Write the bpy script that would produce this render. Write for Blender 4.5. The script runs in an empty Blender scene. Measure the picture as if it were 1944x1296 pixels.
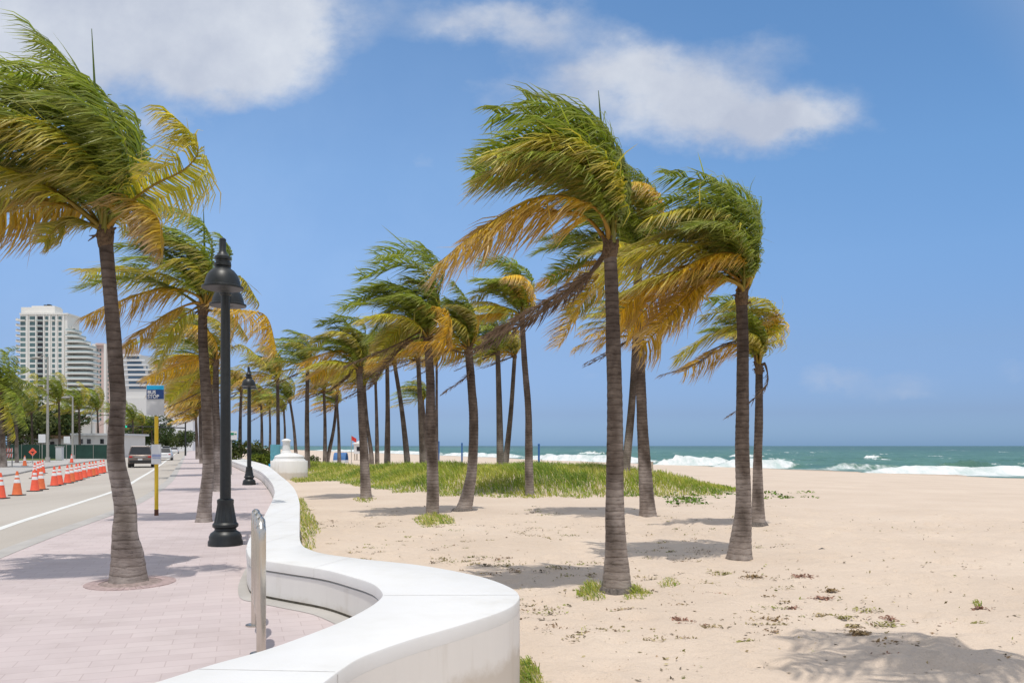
import bpy, bmesh, math, random
import numpy as np
from mathutils import Vector, Matrix, noise as mnoise
from mathutils.geometry import tessellate_polygon
R = math.radians
rnd = random.Random(7)
S = bpy.context.scene
C = S.collection
# ------------------------------------------------------------------ camera
F, CX, HY, HC = 1500.0, 972.0, 846.0, 1.6        # focal length in photo px, optical centre, horizon row, eye height
cam = bpy.data.objects.new('camera', bpy.data.cameras.new('camera')); C.objects.link(cam)
cam.location = (0, 0, HC); cam.rotation_euler = (R(90), 0, 0)
cam.data.sensor_width = 36.0; cam.data.lens = 36.0 * F / 1944
cam.data.shift_y = (HY - 648) / 1944
cam.data.clip_start = 0.1; cam.data.clip_end = 60000
S.camera = cam
S.render.resolution_x, S.render.resolution_y = 1024, 682
# ------------------------------------------------------------------ world and sun
SUN_EL, SUN_AZ = 75.0, 178.0                     # degrees, azimuth clockwise from +Y
W = bpy.data.worlds.new('World'); S.world = W; W.use_nodes = True
nt = W.node_tree; nt.nodes.clear()
def N(t, **k):
    n = nt.nodes.new(t)
    for a, b in k.items(): setattr(n, a, b)
    return n
def wire(a, b): nt.links.new(a, b)
def M_(op, a, b=None, c=None, clamp=False):
    n = N('ShaderNodeMath', operation=op); n.use_clamp = clamp
    for i, x in enumerate((a, b, c)):
        if x is None: continue
        if isinstance(x, (int, float)): n.inputs[i].default_value = x
        else: wire(x, n.inputs[i])
    return n.outputs[0]
sky = N('ShaderNodeTexSky', sky_type='NISHITA'); sky.sun_disc = False
sky.sun_elevation = R(SUN_EL); sky.sun_rotation = R(SUN_AZ); sky.altitude = 0; sky.air_density = 1.0; sky.dust_density = 0.6; sky.ozone_density = 2.0
tc = N('ShaderNodeTexCoord'); sep = N('ShaderNodeSeparateXYZ'); wire(tc.outputs['Generated'], sep.inputs[0])
yy = M_('MAXIMUM', sep.outputs[1], 0.05)
qx = M_('DIVIDE', sep.outputs[0], yy); qz = M_('DIVIDE', sep.outputs[2], yy)
cmb = N('ShaderNodeCombineXYZ'); wire(qx, cmb.inputs[0]); wire(qz, cmb.inputs[1])
def wnoise(scale, det, rough, off=0.0, stretch=1.0):
    mp = N('ShaderNodeMapping'); wire(cmb.outputs[0], mp.inputs[0]); mp.inputs['Location'].default_value = (off, off * .7, off * .3); mp.inputs['Scale'].default_value = (1, stretch, 1)
    n = N('ShaderNodeTexNoise'); n.inputs['Scale'].default_value = scale; n.inputs['Detail'].default_value = det; n.inputs['Roughness'].default_value = rough
    wire(mp.outputs[0], n.inputs['Vector']); return n
nA = wnoise(4.2, 7, .58, 1.3, 1.4); nB = wnoise(4.2, 7, .58, 9.1, 1.4); nC = wnoise(5.2, 9, .62, 3.7, 1.5); nD = wnoise(5.0, 7, .6, 6.2)
dx = M_('MULTIPLY', M_('SUBTRACT', nA.outputs[0], .5), .24); dz = M_('MULTIPLY', M_('SUBTRACT', nB.outputs[0], .5), .17)
qx2 = M_('ADD', qx, dx); qz2 = M_('ADD', qz, dz)
BL = [  # cloud lobes: centre x,y, radii, amount (photo px, turned into sky directions)
    (120, 40, 330, 150, 1.0), (360, 40, 300, 150, 1.0), (540, 30, 170, 90, .7), (430, 140, 140, 75, .6), (-200, 80, 300, 170, .9),
    (965, 25, 140, 50, .85), (1150, 118, 150, 72, .75), (1290, 170, 180, 85, .95), (1430, 215, 160, 62, .7), (1540, 228, 85, 40, .55), (1230, 250, 160, 50, .6), (1010, 190, 140, 55, .55),
    (1420, 80, 80, 35, .34), (690, 345, 100, 28, .36), (800, 315, 45, 28, .38), (1110, 740, 70, 35, .34), (1595, 718, 55, 28, .44), (1725, 722, 75, 28, .38), (1895, 712, 60, 28, .42), (1010, 330, 120, 40, .12)]
dens = None
for (bx, by, rx, ry, am) in BL:
    a = M_('MULTIPLY', M_('SUBTRACT', qx2, (bx - CX) / F), F / rx); b = M_('MULTIPLY', M_('SUBTRACT', qz2, (HY - by) / F), F / ry)
    g = M_('MULTIPLY', M_('EXPONENT', M_('MULTIPLY', M_('ADD', M_('MULTIPLY', a, a), M_('MULTIPLY', b, b)), -1.0)), am)
    dens = g if dens is None else M_('ADD', dens, g)
dens = M_('MULTIPLY', dens, M_('ADD', -.15, M_('MULTIPLY', nC.outputs[0], 2.3)))
mr = N('ShaderNodeMapRange', interpolation_type='SMOOTHSTEP'); wire(dens, mr.inputs[0])
mr.inputs[1].default_value = .12; mr.inputs[2].default_value = 1.25; mr.inputs[3].default_value = 0; mr.inputs[4].default_value = .88
front = M_('GREATER_THAN', sep.outputs[1], .06)
cl = M_('MULTIPLY', mr.outputs[0], front)
# thin veil low on the left; unseen broken cloud added overhead and behind the viewer to lift the shadows
va = M_('MULTIPLY', M_('SUBTRACT', qx, (420 - CX) / F), F / 850); vb = M_('MULTIPLY', M_('SUBTRACT', qz, (HY - 430) / F), F / 420)
vg = M_('MULTIPLY', M_('EXPONENT', M_('MULTIPLY', M_('ADD', M_('MULTIPLY', va, va), M_('MULTIPLY', vb, vb)), -1.0)), front); veil = M_('MULTIPLY', vg, .15)
cl = M_('MAXIMUM', cl, veil)
n3d = N('ShaderNodeTexNoise'); n3d.inputs['Scale'].default_value = 2.2; n3d.inputs['Detail'].default_value = 6; wire(tc.outputs['Generated'], n3d.inputs['Vector'])
oh = N('ShaderNodeMapRange', interpolation_type='SMOOTHSTEP'); wire(sep.outputs[1], oh.inputs[0]); oh.inputs[1].default_value = .80; oh.inputs[2].default_value = .62; oh.inputs[3].default_value = 0; oh.inputs[4].default_value = 1
ob_ = N('ShaderNodeMapRange', interpolation_type='SMOOTHSTEP'); wire(n3d.outputs[0], ob_.inputs[0]); ob_.inputs[1].default_value = .30; ob_.inputs[2].default_value = .52
cl = M_('MAXIMUM', cl, M_('MULTIPLY', M_('MULTIPLY', oh.outputs[0], ob_.outputs[0]), .95))
cr = N('ShaderNodeMixRGB'); cr.inputs[1].default_value = (3.7, 3.95, 4.6, 1); cr.inputs[2].default_value = (5.2, 5.4, 5.75, 1)
k2 = N('ShaderNodeMapRange'); wire(nD.outputs[0], k2.inputs[0]); k2.inputs[1].default_value = .35; k2.inputs[2].default_value = .65; wire(k2.outputs[0], cr.inputs[0])
tint = N('ShaderNodeMixRGB', blend_type='MULTIPLY'); tint.inputs[0].default_value = 1; wire(sky.outputs[0], tint.inputs[1])
rp = N('ShaderNodeValToRGB'); wire(sep.outputs[2], rp.inputs[0]); el_ = rp.color_ramp.elements      # clear marine air: less yellow towards the horizon
for q_ in range(4): el_.new(.5)
for q_, (p_, c_) in zip(el_, [(0, (.34, .57, 1.11)), (.04, (.35, .47, .83)), (.117, (.495, .59, .81)), (.217, (.63, .79, .965)), (.32, (.68, .91, 1.06)), (.55, (.68, .96, 1.10))]): q_.position = p_; q_.color = (*c_, 1)
wire(rp.outputs[0], tint.inputs[2])
mx = N('ShaderNodeMixRGB'); wire(cl, mx.inputs[0])
vsc = N('ShaderNodeVectorMath', operation='SCALE'); wire(tint.outputs[0], vsc.inputs[0]); wire(M_('ADD', 1.0, M_('MULTIPLY', vg, .17)), vsc.inputs['Scale']); wire(vsc.outputs[0], mx.inputs[1]); wire(cr.outputs[0], mx.inputs[2])
bg = N('ShaderNodeBackground'); bg.inputs[1].default_value = .15; wire(mx.outputs[0], bg.inputs[0])
out = N('ShaderNodeOutputWorld'); wire(bg.outputs[0], out.inputs[0])
sun = bpy.data.objects.new('sun', bpy.data.lights.new('sun', 'SUN')); C.objects.link(sun)
sun.data.energy = 2.9; sun.data.angle = R(.53); sun.data.color = (1, .945, .865)
_sd = Vector((math.sin(R(SUN_AZ)) * math.cos(R(SUN_EL)), math.cos(R(SUN_AZ)) * math.cos(R(SUN_EL)), math.sin(R(SUN_EL))))
sun.rotation_euler = _sd.to_track_quat('Z', 'Y').to_euler(); sun.location = (0, 0, 60)
vs = S.view_settings; vs.view_transform = 'Standard'; vs.look = 'None'; vs.gamma = 1; vs.exposure = -0.03; vs.use_curve_mapping = False
S.render.engine = 'CYCLES'
# ------------------------------------------------------------------ materials
def newmat(name):
    m = bpy.data.materials.new(name); m.use_nodes = True
    t = m.node_tree; b = t.nodes['Principled BSDF']; return m, t, b
def nd(t, kind, **k):
    n = t.nodes.new(kind)
    for a, b in k.items(): setattr(n, a, b)
    return n
def noise_tex(t, scale, det=4, rough=.55, coord='Object', sc=(1, 1, 1)):
    c = nd(t, 'ShaderNodeTexCoord'); mp = nd(t, 'ShaderNodeMapping'); mp.inputs['Scale'].default_value = sc
    t.links.new(c.outputs[coord], mp.inputs[0])
    n = nd(t, 'ShaderNodeTexNoise'); n.inputs['Scale'].default_value = scale; n.inputs['Detail'].default_value = det; n.inputs['Roughness'].default_value = rough
    t.links.new(mp.outputs[0], n.inputs['Vector']); return n
def ramp(t, src, stops):
    r = nd(t, 'ShaderNodeValToRGB'); e = r.color_ramp.elements
    while len(e) < len(stops): e.new(.5)
    for q, (p, c) in zip(e, stops): q.position = p; q.color = (*c, 1)
    t.links.new(src, r.inputs[0]); return r.outputs[0]
def bump(t, b, src, strength, dist):
    n = nd(t, 'ShaderNodeBump'); n.inputs['Strength'].default_value = strength; n.inputs['Distance'].default_value = dist
    t.links.new(src, n.inputs['Height']); t.links.new(n.outputs[0], b.inputs['Normal']); return n
def plain(name, col, rough=.6, var=.12, scale=6, metal=0, bmp=0, spec=.4):
    m, t, b = newmat(name)
    n = noise_tex(t, scale)
    lo = tuple(c * (1 - var) for c in col); hi = tuple(min(1, c * (1 + var)) for c in col)
    t.links.new(ramp(t, n.outputs[0], [(.3, lo), (.7, hi)]), b.inputs['Base Color'])
    b.inputs['Roughness'].default_value = rough; b.inputs['Metallic'].default_value = metal; b.inputs['Specular IOR Level'].default_value = spec
    if bmp: bump(t, b, noise_tex(t, scale * 8).outputs[0], bmp, .01)
    return m
def attr_mat(name, rough=.5, transl=.3, spec=.3):
    m, t, b = newmat(name)
    a = nd(t, 'ShaderNodeAttribute', attribute_name='col'); t.links.new(a.outputs['Color'], b.inputs['Base Color'])
    b.inputs['Roughness'].default_value = rough; b.inputs['Specular IOR Level'].default_value = spec
    if transl:
        tr = nd(t, 'ShaderNodeBsdfTranslucent'); t.links.new(a.outputs['Color'], tr.inputs[0])
        mix = nd(t, 'ShaderNodeMixShader'); mix.inputs[0].default_value = transl
        t.links.new(b.outputs[0], mix.inputs[1]); t.links.new(tr.outputs[0], mix.inputs[2])
        t.links.new(mix.outputs[0], t.nodes['Material Output'].inputs[0])
    return m
MT = {}
MT['leaf'] = attr_mat('palm_leaf', .42, .36, .35)
MT['grass'] = attr_mat('grass_blade', .6, .4, .2)
MT['weed'] = attr_mat('dry_weed', .8, .1, .1)
MT['foliage'] = attr_mat('foliage', .55, .25, .25)
def trunk_mat():
    m, t, b = newmat('palm_bark')
    c = nd(t, 'ShaderNodeTexCoord')
    n0 = noise_tex(t, 2.2, 4, .6, sc=(1, 1, .8))
    nf = noise_tex(t, 9, 6, .72, sc=(.8, .8, 3.2))
    wv = nd(t, 'ShaderNodeTexWave', wave_type='BANDS', bands_direction='Z', wave_profile='SAW')
    t.links.new(c.outputs['Object'], wv.inputs['Vector']); wv.inputs['Scale'].default_value = 3.1; wv.inputs['Distortion'].default_value = 2.6; wv.inputs['Detail'].default_value = 3; wv.inputs['Detail Scale'].default_value = 1.2
    hi_ = ramp(t, n0.outputs[0], [(.32, (.042, .030, .023)), (.52, (.084, .063, .05)), (.72, (.17, .138, .115))])  # upper bark, darkened to paint in the shade under the crown
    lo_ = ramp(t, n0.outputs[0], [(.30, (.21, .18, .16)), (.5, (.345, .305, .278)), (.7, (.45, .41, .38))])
    at_ = nd(t, 'ShaderNodeAttribute', attribute_name='worn_vs_shade'); mb_ = nd(t, 'ShaderNodeMixRGB'); t.links.new(at_.outputs['Fac'], mb_.inputs[0]); t.links.new(hi_, mb_.inputs[1]); t.links.new(lo_, mb_.inputs[2]); base = mb_.outputs[0]
    m1 = nd(t, 'ShaderNodeMixRGB', blend_type='MULTIPLY'); m1.inputs[0].default_value = .8
    t.links.new(base, m1.inputs[1]); t.links.new(ramp(t, wv.outputs[0], [(0, (.36, .32, .29)), (.1, (.7, .67, .64)), (.3, (.95, .94, .93)), (1, (1.08, 1.07, 1.06))]), m1.inputs[2])
    m2 = nd(t, 'ShaderNodeMixRGB', blend_type='MULTIPLY'); m2.inputs[0].default_value = .8
    t.links.new(m1.outputs[0], m2.inputs[1]); t.links.new(ramp(t, nf.outputs[0], [(.33, (.42, .38, .36)), (.47, (.95, .93, .92)), (.75, (1.3, 1.26, 1.22))]), m2.inputs[2])
    t.links.new(m2.outputs[0], b.inputs['Base Color']); b.inputs['Roughness'].default_value = .9; b.inputs['Specular IOR Level'].default_value = .15
    ad = nd(t, 'ShaderNodeMath', operation='ADD'); t.links.new(wv.outputs[0], ad.inputs[0]); t.links.new(nf.outputs[0], ad.inputs[1])
    bump(t, b, ad.outputs[0], .7, .02); return m
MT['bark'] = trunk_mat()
MT['fibre'] = plain('palm_fibre', (.13, .085, .05), .95, .45, 30, bmp=.8)
MT['tree_soil'] = plain('tree_pit_soil', (.30, .235, .215), .95, .35, 18)
MT['roots'] = plain('root_mass', (.15, .13, .115), .95, .5, 25, bmp=.8)
def white_mat():
    m, t, b = newmat('white_paint')
    n = noise_tex(t, 1.3, 6, .6); nf = noise_tex(t, 40, 3)
    t.links.new(ramp(t, n.outputs[0], [(.28, (.64, .625, .59)), (.42, (.715, .71, .69)), (.55, (.745, .742, .73)), (.7, (.755, .755, .75))]), b.inputs['Base Color'])
    b.inputs['Roughness'].default_value = .55; b.inputs['Specular IOR Level'].default_value = .25; bump(t, b, nf.outputs[0], .12, .006); return m
MT['white'] = white_mat()
def wall_mat():
    m, t, b = newmat('white_wall_paint')
    n = noise_tex(t, 5, 6, .65, sc=(1, 1, .12)); n2 = noise_tex(t, 3.5, 6, .7); nf = noise_tex(t, 30, 3)
    base = ramp(t, n.outputs[0], [(.3, (.70, .67, .62)), (.45, (.785, .765, .73)), (.7, (.805, .785, .75))])
    g = nd(t, 'ShaderNodeNewGeometry'); sx = nd(t, 'ShaderNodeSeparateXYZ'); t.links.new(g.outputs['Position'], sx.inputs[0])
    lo_ = nd(t, 'ShaderNodeMath', operation='MULTIPLY_ADD'); t.links.new(n2.outputs[0], lo_.inputs[0]); lo_.inputs[1].default_value = -.28; t.links.new(sx.outputs[2], lo_.inputs[2])
    mr_ = nd(t, 'ShaderNodeMapRange', interpolation_type='SMOOTHSTEP'); t.links.new(lo_.outputs[0], mr_.inputs[0]); mr_.inputs[1].default_value = -.05; mr_.inputs[2].default_value = -.19; mr_.inputs[3].default_value = 0; mr_.inputs[4].default_value = .6
    mx_ = nd(t, 'ShaderNodeMixRGB'); t.links.new(mr_.outputs[0], mx_.inputs[0]); t.links.new(base, mx_.inputs[1]); mx_.inputs[2].default_value = (.50, .43, .34, 1)
    t.links.new(mx_.outputs[0], b.inputs['Base Color']); b.inputs['Roughness'].default_value = .65; b.inputs['Specular IOR Level'].default_value = .25; bump(t, b, nf.outputs[0], .12, .006); return m
MT['white_grey'] = wall_mat()
MT['dark_joint'] = plain('dirty_joint', (.13, .115, .085), .9, .4, 9)
MT['concrete'] = plain('pale_concrete', (.43, .41, .385), .85, .12, 1.5, bmp=.2)
MT['iron'] = plain('black_iron', (.014, .017, .018), .42, .25, 14, spec=.5, bmp=.06)
MT['lamp_inner'] = plain('lamp_inner_enamel', (.2, .2, .19), .5, .05)
MT['steel'] = plain('brushed_steel', (.60, .56, .50), .22, .12, 3, metal=.95)
MT['yellow'] = plain('yellow_paint', (.75, .50, .03), .5, .08, 5)
MT['rust'] = plain('rusty_foot', (.12, .05, .03), .8, .3, 20)
MT['navy'] = plain('navy_enamel', (.012, .045, .17), .4, .05)
MT['cyan'] = plain('cyan_enamel', (.01, .36, .66), .4, .05)
MT['sign_white'] = plain('sign_white', (.72, .73, .74), .45, .03)
MT['sign_grey'] = plain('sign_grey', (.55, .56, .57), .5, .04)
MT['sign_blue'] = plain('sign_pale_blue', (.33, .39, .6), .5, .04)
MT['green_sign'] = plain('green_sign', (.01, .25, .12), .45, .05)
MT['orange'] = plain('cone_orange', (.85, .125, .065), .5, .1, 5)
MT['orange2'] = plain('faded_cone_orange', (.75, .17, .06), .6, .15, 5)
MT['rubber'] = plain('black_rubber', (.03, .03, .03), .7, .2, 9)
MT['reflect'] = plain('reflective_white', (.8, .8, .8), .4, .05)
MT['galv'] = plain('galvanised_pole', (.36, .35, .32), .6, .1, 3)
MT['green_screen'] = plain('green_screen_mesh', (.02, .06, .047), .8, .2, .8)
MT['glass'] = plain('window_glass', (.10, .17, .17), .12, .35, .35, spec=.6)
MT['glass_blue'] = plain('blue_window_glass', (.07, .13, .2), .12, .3, .3, spec=.6)
MT['glass_dark'] = plain('dark_glass', (.02, .022, .025), .1, .2, 3, spec=.6)
MT['tower'] = plain('cream_render', (.78, .76, .71), .75, .04, .06)
MT['tower_rail'] = plain('balcony_glass', (.42, .50, .49), .3, .06, .2)
MT['hotel'] = plain('white_render', (.68, .665, .64), .75, .05, .05)
MT['pink'] = plain('pink_render', (.64, .49, .44), .75, .06, .06)
MT['shade_white'] = plain('weathered_white', (.62, .61, .59), .75, .06, .3)
MT['suv'] = plain('taupe_car_paint', (.21, .17, .15), .25, .06, 4, metal=.35, spec=.6)
MT['carwhite'] = plain('white_car_paint', (.74, .75, .76), .25, .03, 4, spec=.6)
MT['cargrey'] = plain('grey_car_paint', (.2, .21, .23), .25, .05, 4, metal=.3, spec=.6)
MT['tail'] = plain('red_lens', (.5, .015, .015), .25, .1, 20)
MT['chrome'] = plain('bright_trim', (.55, .55, .56), .25, .05, 5, metal=.9)
MT['turquoise'] = plain('turquoise_paint', (.16, .48, .58), .5, .08, 3)
MT['bluepost'] = plain('blue_post_paint', (.03, .13, .36), .55, .1, 3)
MT['red_cloth'] = plain('red_cloth', (.65, .05, .04), .8, .1, 5)
MT['blue_cloth'] = plain('blue_cloth', (.06, .16, .36), .8, .15, 2)
MT['wood'] = plain('weathered_wood', (.42, .36, .28), .85, .15, 6)
MT['treebark'] = plain('tree_bark', (.12, .09, .07), .9, .3, 5)
MT['paintline'] = plain('road_line_paint', (.72, .72, .69), .7, .08, 2)
MT['brickred'] = plain('red_brick_paver', (.43, .325, .31), .85, .2, 14)
def sand_mat():
    m, t, b = newmat('sand')
    n = noise_tex(t, .35, 6, .6); nf = noise_tex(t, 55, 4, .7); nm = noise_tex(t, 4.5, 5, .65)
    base = ramp(t, n.outputs[0], [(.3, (.575, .47, .375)), (.55, (.625, .515, .415)), (.75, (.665, .56, .455))])
    mm = nd(t, 'ShaderNodeMixRGB', blend_type='MULTIPLY'); mm.inputs[0].default_value = 1
    t.links.new(base, mm.inputs[1]); t.links.new(ramp(t, nf.outputs[0], [(.27, (.80, .78, .75)), (.42, (1, 1, 1)), (.7, (1.05, 1.05, 1.05))]), mm.inputs[2])
    # wet strip by the water
    at = nd(t, 'ShaderNodeAttribute', attribute_name='wet')
    m2 = nd(t, 'ShaderNodeMixRGB', blend_type='MULTIPLY'); t.links.new(at.outputs['Fac'], m2.inputs[0]); t.links.new(mm.outputs[0], m2.inputs[1]); m2.inputs[2].default_value = (.72, .68, .66, 1)
    t.links.new(m2.outputs[0], b.inputs['Base Color']); b.inputs['Roughness'].default_value = .95; b.inputs['Specular IOR Level'].default_value = .1
    b1 = nd(t, 'ShaderNodeBump'); b1.inputs['Strength'].default_value = .7; b1.inputs['Distance'].default_value = .09; t.links.new(nm.outputs[0], b1.inputs['Height'])
    b2 = nd(t, 'ShaderNodeBump'); b2.inputs['Strength'].default_value = .35; b2.inputs['Distance'].default_value = .01; t.links.new(nf.outputs[0], b2.inputs['Height'])
    t.links.new(b1.outputs[0], b2.inputs['Normal']); t.links.new(b2.outputs[0], b.inputs['Normal']); return m
MT['sand'] = sand_mat()
def paver_mat():
    m, t, b = newmat('pink_pavers')
    c = nd(t, 'ShaderNodeTexCoord'); mp = nd(t, 'ShaderNodeMapping'); mp.inputs['Rotation'].default_value = (0, 0, R(-19)); t.links.new(c.outputs['Object'], mp.inputs[0])
    br = nd(t, 'ShaderNodeTexBrick'); t.links.new(mp.outputs[0], br.inputs['Vector'])
    br.inputs['Scale'].default_value = 2.6; br.inputs['Mortar Size'].default_value = .011; br.inputs['Brick Width'].default_value = .9; br.inputs['Row Height'].default_value = .45; br.inputs['Bias'].default_value = .0
    br.inputs['Color1'].default_value = (.52, .445, .438, 1); br.inputs['Color2'].default_value = (.565, .49, .48, 1); br.inputs['Mortar'].default_value = (.455, .38, .37, 1)
    n = noise_tex(t, .8, 6, .65); nf = noise_tex(t, 60, 3, .7)
    mm = nd(t, 'ShaderNodeMixRGB', blend_type='MULTIPLY'); mm.inputs[0].default_value = .9
    t.links.new(br.outputs[0], mm.inputs[1]); t.links.new(ramp(t, n.outputs[0], [(.3, (.86, .85, .84)), (.5, (1, 1, 1)), (.72, (1.07, 1.06, 1.06))]), mm.inputs[2])
    t.links.new(mm.outputs[0], b.inputs['Base Color']); b.inputs['Roughness'].default_value = .85; b.inputs['Specular IOR Level'].default_value = .2
    bump(t, b, nf.outputs[0], .15, .006); return m
MT['paver'] = paver_mat()
def road_mat():
    m, t, b = newmat('worn_road')
    n = noise_tex(t, .25, 7, .62, sc=(1, .25, 1)); nf = noise_tex(t, 45, 3, .7)
    base = ramp(t, n.outputs[0], [(.3, (.42, .38, .335)), (.5, (.475, .435, .385)), (.72, (.51, .47, .42))])
    mm = nd(t, 'ShaderNodeMixRGB', blend_type='MULTIPLY'); mm.inputs[0].default_value = 1
    t.links.new(base, mm.inputs[1]); t.links.new(ramp(t, nf.outputs[0], [(.3, (.86, .86, .86)), (.5, (1, 1, 1))]), mm.inputs[2])
    t.links.new(mm.outputs[0], b.inputs['Base Color']); b.inputs['Roughness'].default_value = .9; b.inputs['Specular IOR Level'].default_value = .15; return m
MT['road'] = road_mat()
MT['lawn'] = plain('lawn', (.11, .13, .035), .9, .3, 1.2)
def sea_mat():
    m, t, b = newmat('sea_water')
    at = nd(t, 'ShaderNodeAttribute', attribute_name='foam'); dp = nd(t, 'ShaderNodeAttribute', attribute_name='deep')
    c = nd(t, 'ShaderNodeTexCoord'); mp = nd(t, 'ShaderNodeMapping'); mp.inputs['Rotation'].default_value = (0, 0, R(-23)); mp.inputs['Scale'].default_value = (1, .3, 1); t.links.new(c.outputs['Object'], mp.inputs[0])
    def nz(s, d=5, r=.6):
        n = nd(t, 'ShaderNodeTexNoise'); n.inputs['Scale'].default_value = s; n.inputs['Detail'].default_value = d; n.inputs['Roughness'].default_value = r; t.links.new(mp.outputs[0], n.inputs['Vector']); return n.outputs[0]
    n1, n2, n3 = nz(.16, 6, .6), nz(.9, 4, .65), nz(.085, 8, .78)
    water = ramp(t, n1, [(.3, (.055, .135, .105)), (.55, (.085, .185, .135)), (.75, (.11, .225, .165))])
    far = nd(t, 'ShaderNodeMixRGB'); t.links.new(dp.outputs['Fac'], far.inputs[0]); t.links.new(water, far.inputs[1]); far.inputs[2].default_value = (.055, .125, .10, 1)
    cap = nd(t, 'ShaderNodeMapRange', interpolation_type='SMOOTHSTEP'); t.links.new(n3, cap.inputs[0]); cap.inputs[1].default_value = .605; cap.inputs[2].default_value = .645
    fn = nd(t, 'ShaderNodeMath', operation='MULTIPLY_ADD'); t.links.new(n2, fn.inputs[0]); fn.inputs[1].default_value = 1.3; t.links.new(at.outputs['Fac'], fn.inputs[2])
    fm = nd(t, 'ShaderNodeMapRange', interpolation_type='SMOOTHSTEP'); t.links.new(fn.outputs[0], fm.inputs[0]); fm.inputs[1].default_value = 1.0; fm.inputs[2].default_value = 1.5
    mxx = nd(t, 'ShaderNodeMath', operation='MAXIMUM'); t.links.new(cap.outputs[0], mxx.inputs[0]); t.links.new(fm.outputs[0], mxx.inputs[1])
    colr = nd(t, 'ShaderNodeMixRGB'); t.links.new(mxx.outputs[0], colr.inputs[0]); t.links.new(far.outputs[0], colr.inputs[1]); colr.inputs[2].default_value = (.70, .735, .73, 1)
    fc_ = ramp(t, nz(.55, 6, .7), [(.35, (.46, .55, .53)), (.5, (.62, .66, .65)), (.62, (.74, .76, .76))]); t.links.new(fc_, colr.inputs[2])
    t.links.new(colr.outputs[0], b.inputs['Base Color'])
    rr = nd(t, 'ShaderNodeMapRange'); t.links.new(mxx.outputs[0], rr.inputs[0]); rr.inputs[3].default_value = .38; rr.inputs[4].default_value = .9; t.links.new(rr.outputs[0], b.inputs['Roughness'])
    b.inputs['Specular IOR Level'].default_value = .2
    bump(t, b, n2, .5, .5); return m
MT['sea'] = sea_mat()
# ------------------------------------------------------------------ geometry helpers
def at(px, py, z=0.0):                    # the point of the plane at height z that is seen at a photo pixel
    Y = F * (HC - z) / (py - HY); return Vector(((px - CX) / F * Y, Y, z))
def pt(px, py, Y): return Vector(((px - CX) / F * Y, Y, HC + (HY - py) / F * Y))
TH = R(22); DU = Vector((-math.sin(TH), math.cos(TH), 0)); DV = Vector((math.cos(TH), math.sin(TH), 0))   # along / across the shore
def vof(x, y): return x * DV.x + y * DV.y
def sstep(a, b, x):
    t = np.clip((np.asarray(x, float) - a) / (b - a), 0, 1); return t * t * (3 - 2 * t)
DUNE = [(-30, 82), (-19, 64), (-13.5, 52), (-8.5, 41.5), (-5.5, 35), (-2.6, 31.6), (.5, 30.4), (4.5, 30.6), (8, 32.2), (10.2, 34.6), (10, 38), (7.5, 42.5), (3.5, 45.5), (-3, 49), (-9, 56), (-14, 66), (-22, 84)]
def poly_dist(x, y, poly):                # signed distance, positive inside
    x = np.asarray(x, float); y = np.asarray(y, float); d = np.full(x.shape, 1e9); ins = np.zeros(x.shape, bool)
    n = len(poly)
    for i in range(n):
        ax, ay = poly[i]; bx, by = poly[(i + 1) % n]
        ex, ey = bx - ax, by - ay; L = ex * ex + ey * ey
        t = np.clip(((x - ax) * ex + (y - ay) * ey) / L, 0, 1)
        d = np.minimum(d, np.hypot(x - ax - t * ex, y - ay - t * ey))
        c = ((ay > y) != (by > y)) & (x < (bx - ax) * (y - ay) / ((by - ay) if by != ay else 1e-9) + ax)
        ins ^= c
    return np.where(ins, d, -d)
SEA_Z = -1.8
def ground_z(x, y):
    x = np.asarray(x, float); y = np.asarray(y, float)
    v = x * DV.x + y * DV.y
    z = -0.4 - 1.42 * sstep(26, 86, v) * 1.0 - 2.5 * sstep(86, 136, v)
    z = z + .82 * sstep(-.6, 5.5, poly_dist(x, y, DUNE))
    return z
def gz(x, y): return float(ground_z(np.array([x]), np.array([y]))[0])
def gat(px, py):                          # pixel -> point on the sand
    z = -0.4
    for _ in range(12):
        p = at(px, py, z); z = .5 * z + .5 * gz(p.x, p.y)
    return at(px, py, z)
def root_of(o):
    v = Vector((0, 0, 0))
    while o is not None: v = v + o.location; o = o.parent
    return v
def meta(o, label=None, cat=None, group=None, kind=None):
    if label: o['label'] = label
    if cat: o['category'] = cat
    if group: o['group'] = group
    if kind: o['kind'] = kind
    return o
def thing(name, loc, label, cat, group=None, rz=0):
    o = bpy.data.objects.new(name, None); C.objects.link(o); o.location = loc; o.rotation_euler = (0, 0, rz); o.empty_display_size = .2
    return meta(o, label, cat, group)
def copy_tree(o, parent=None):
    c = o.copy(); C.objects.link(c); c.parent = parent
    for ch in list(o.children): copy_tree(ch, c)
    return c
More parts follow.
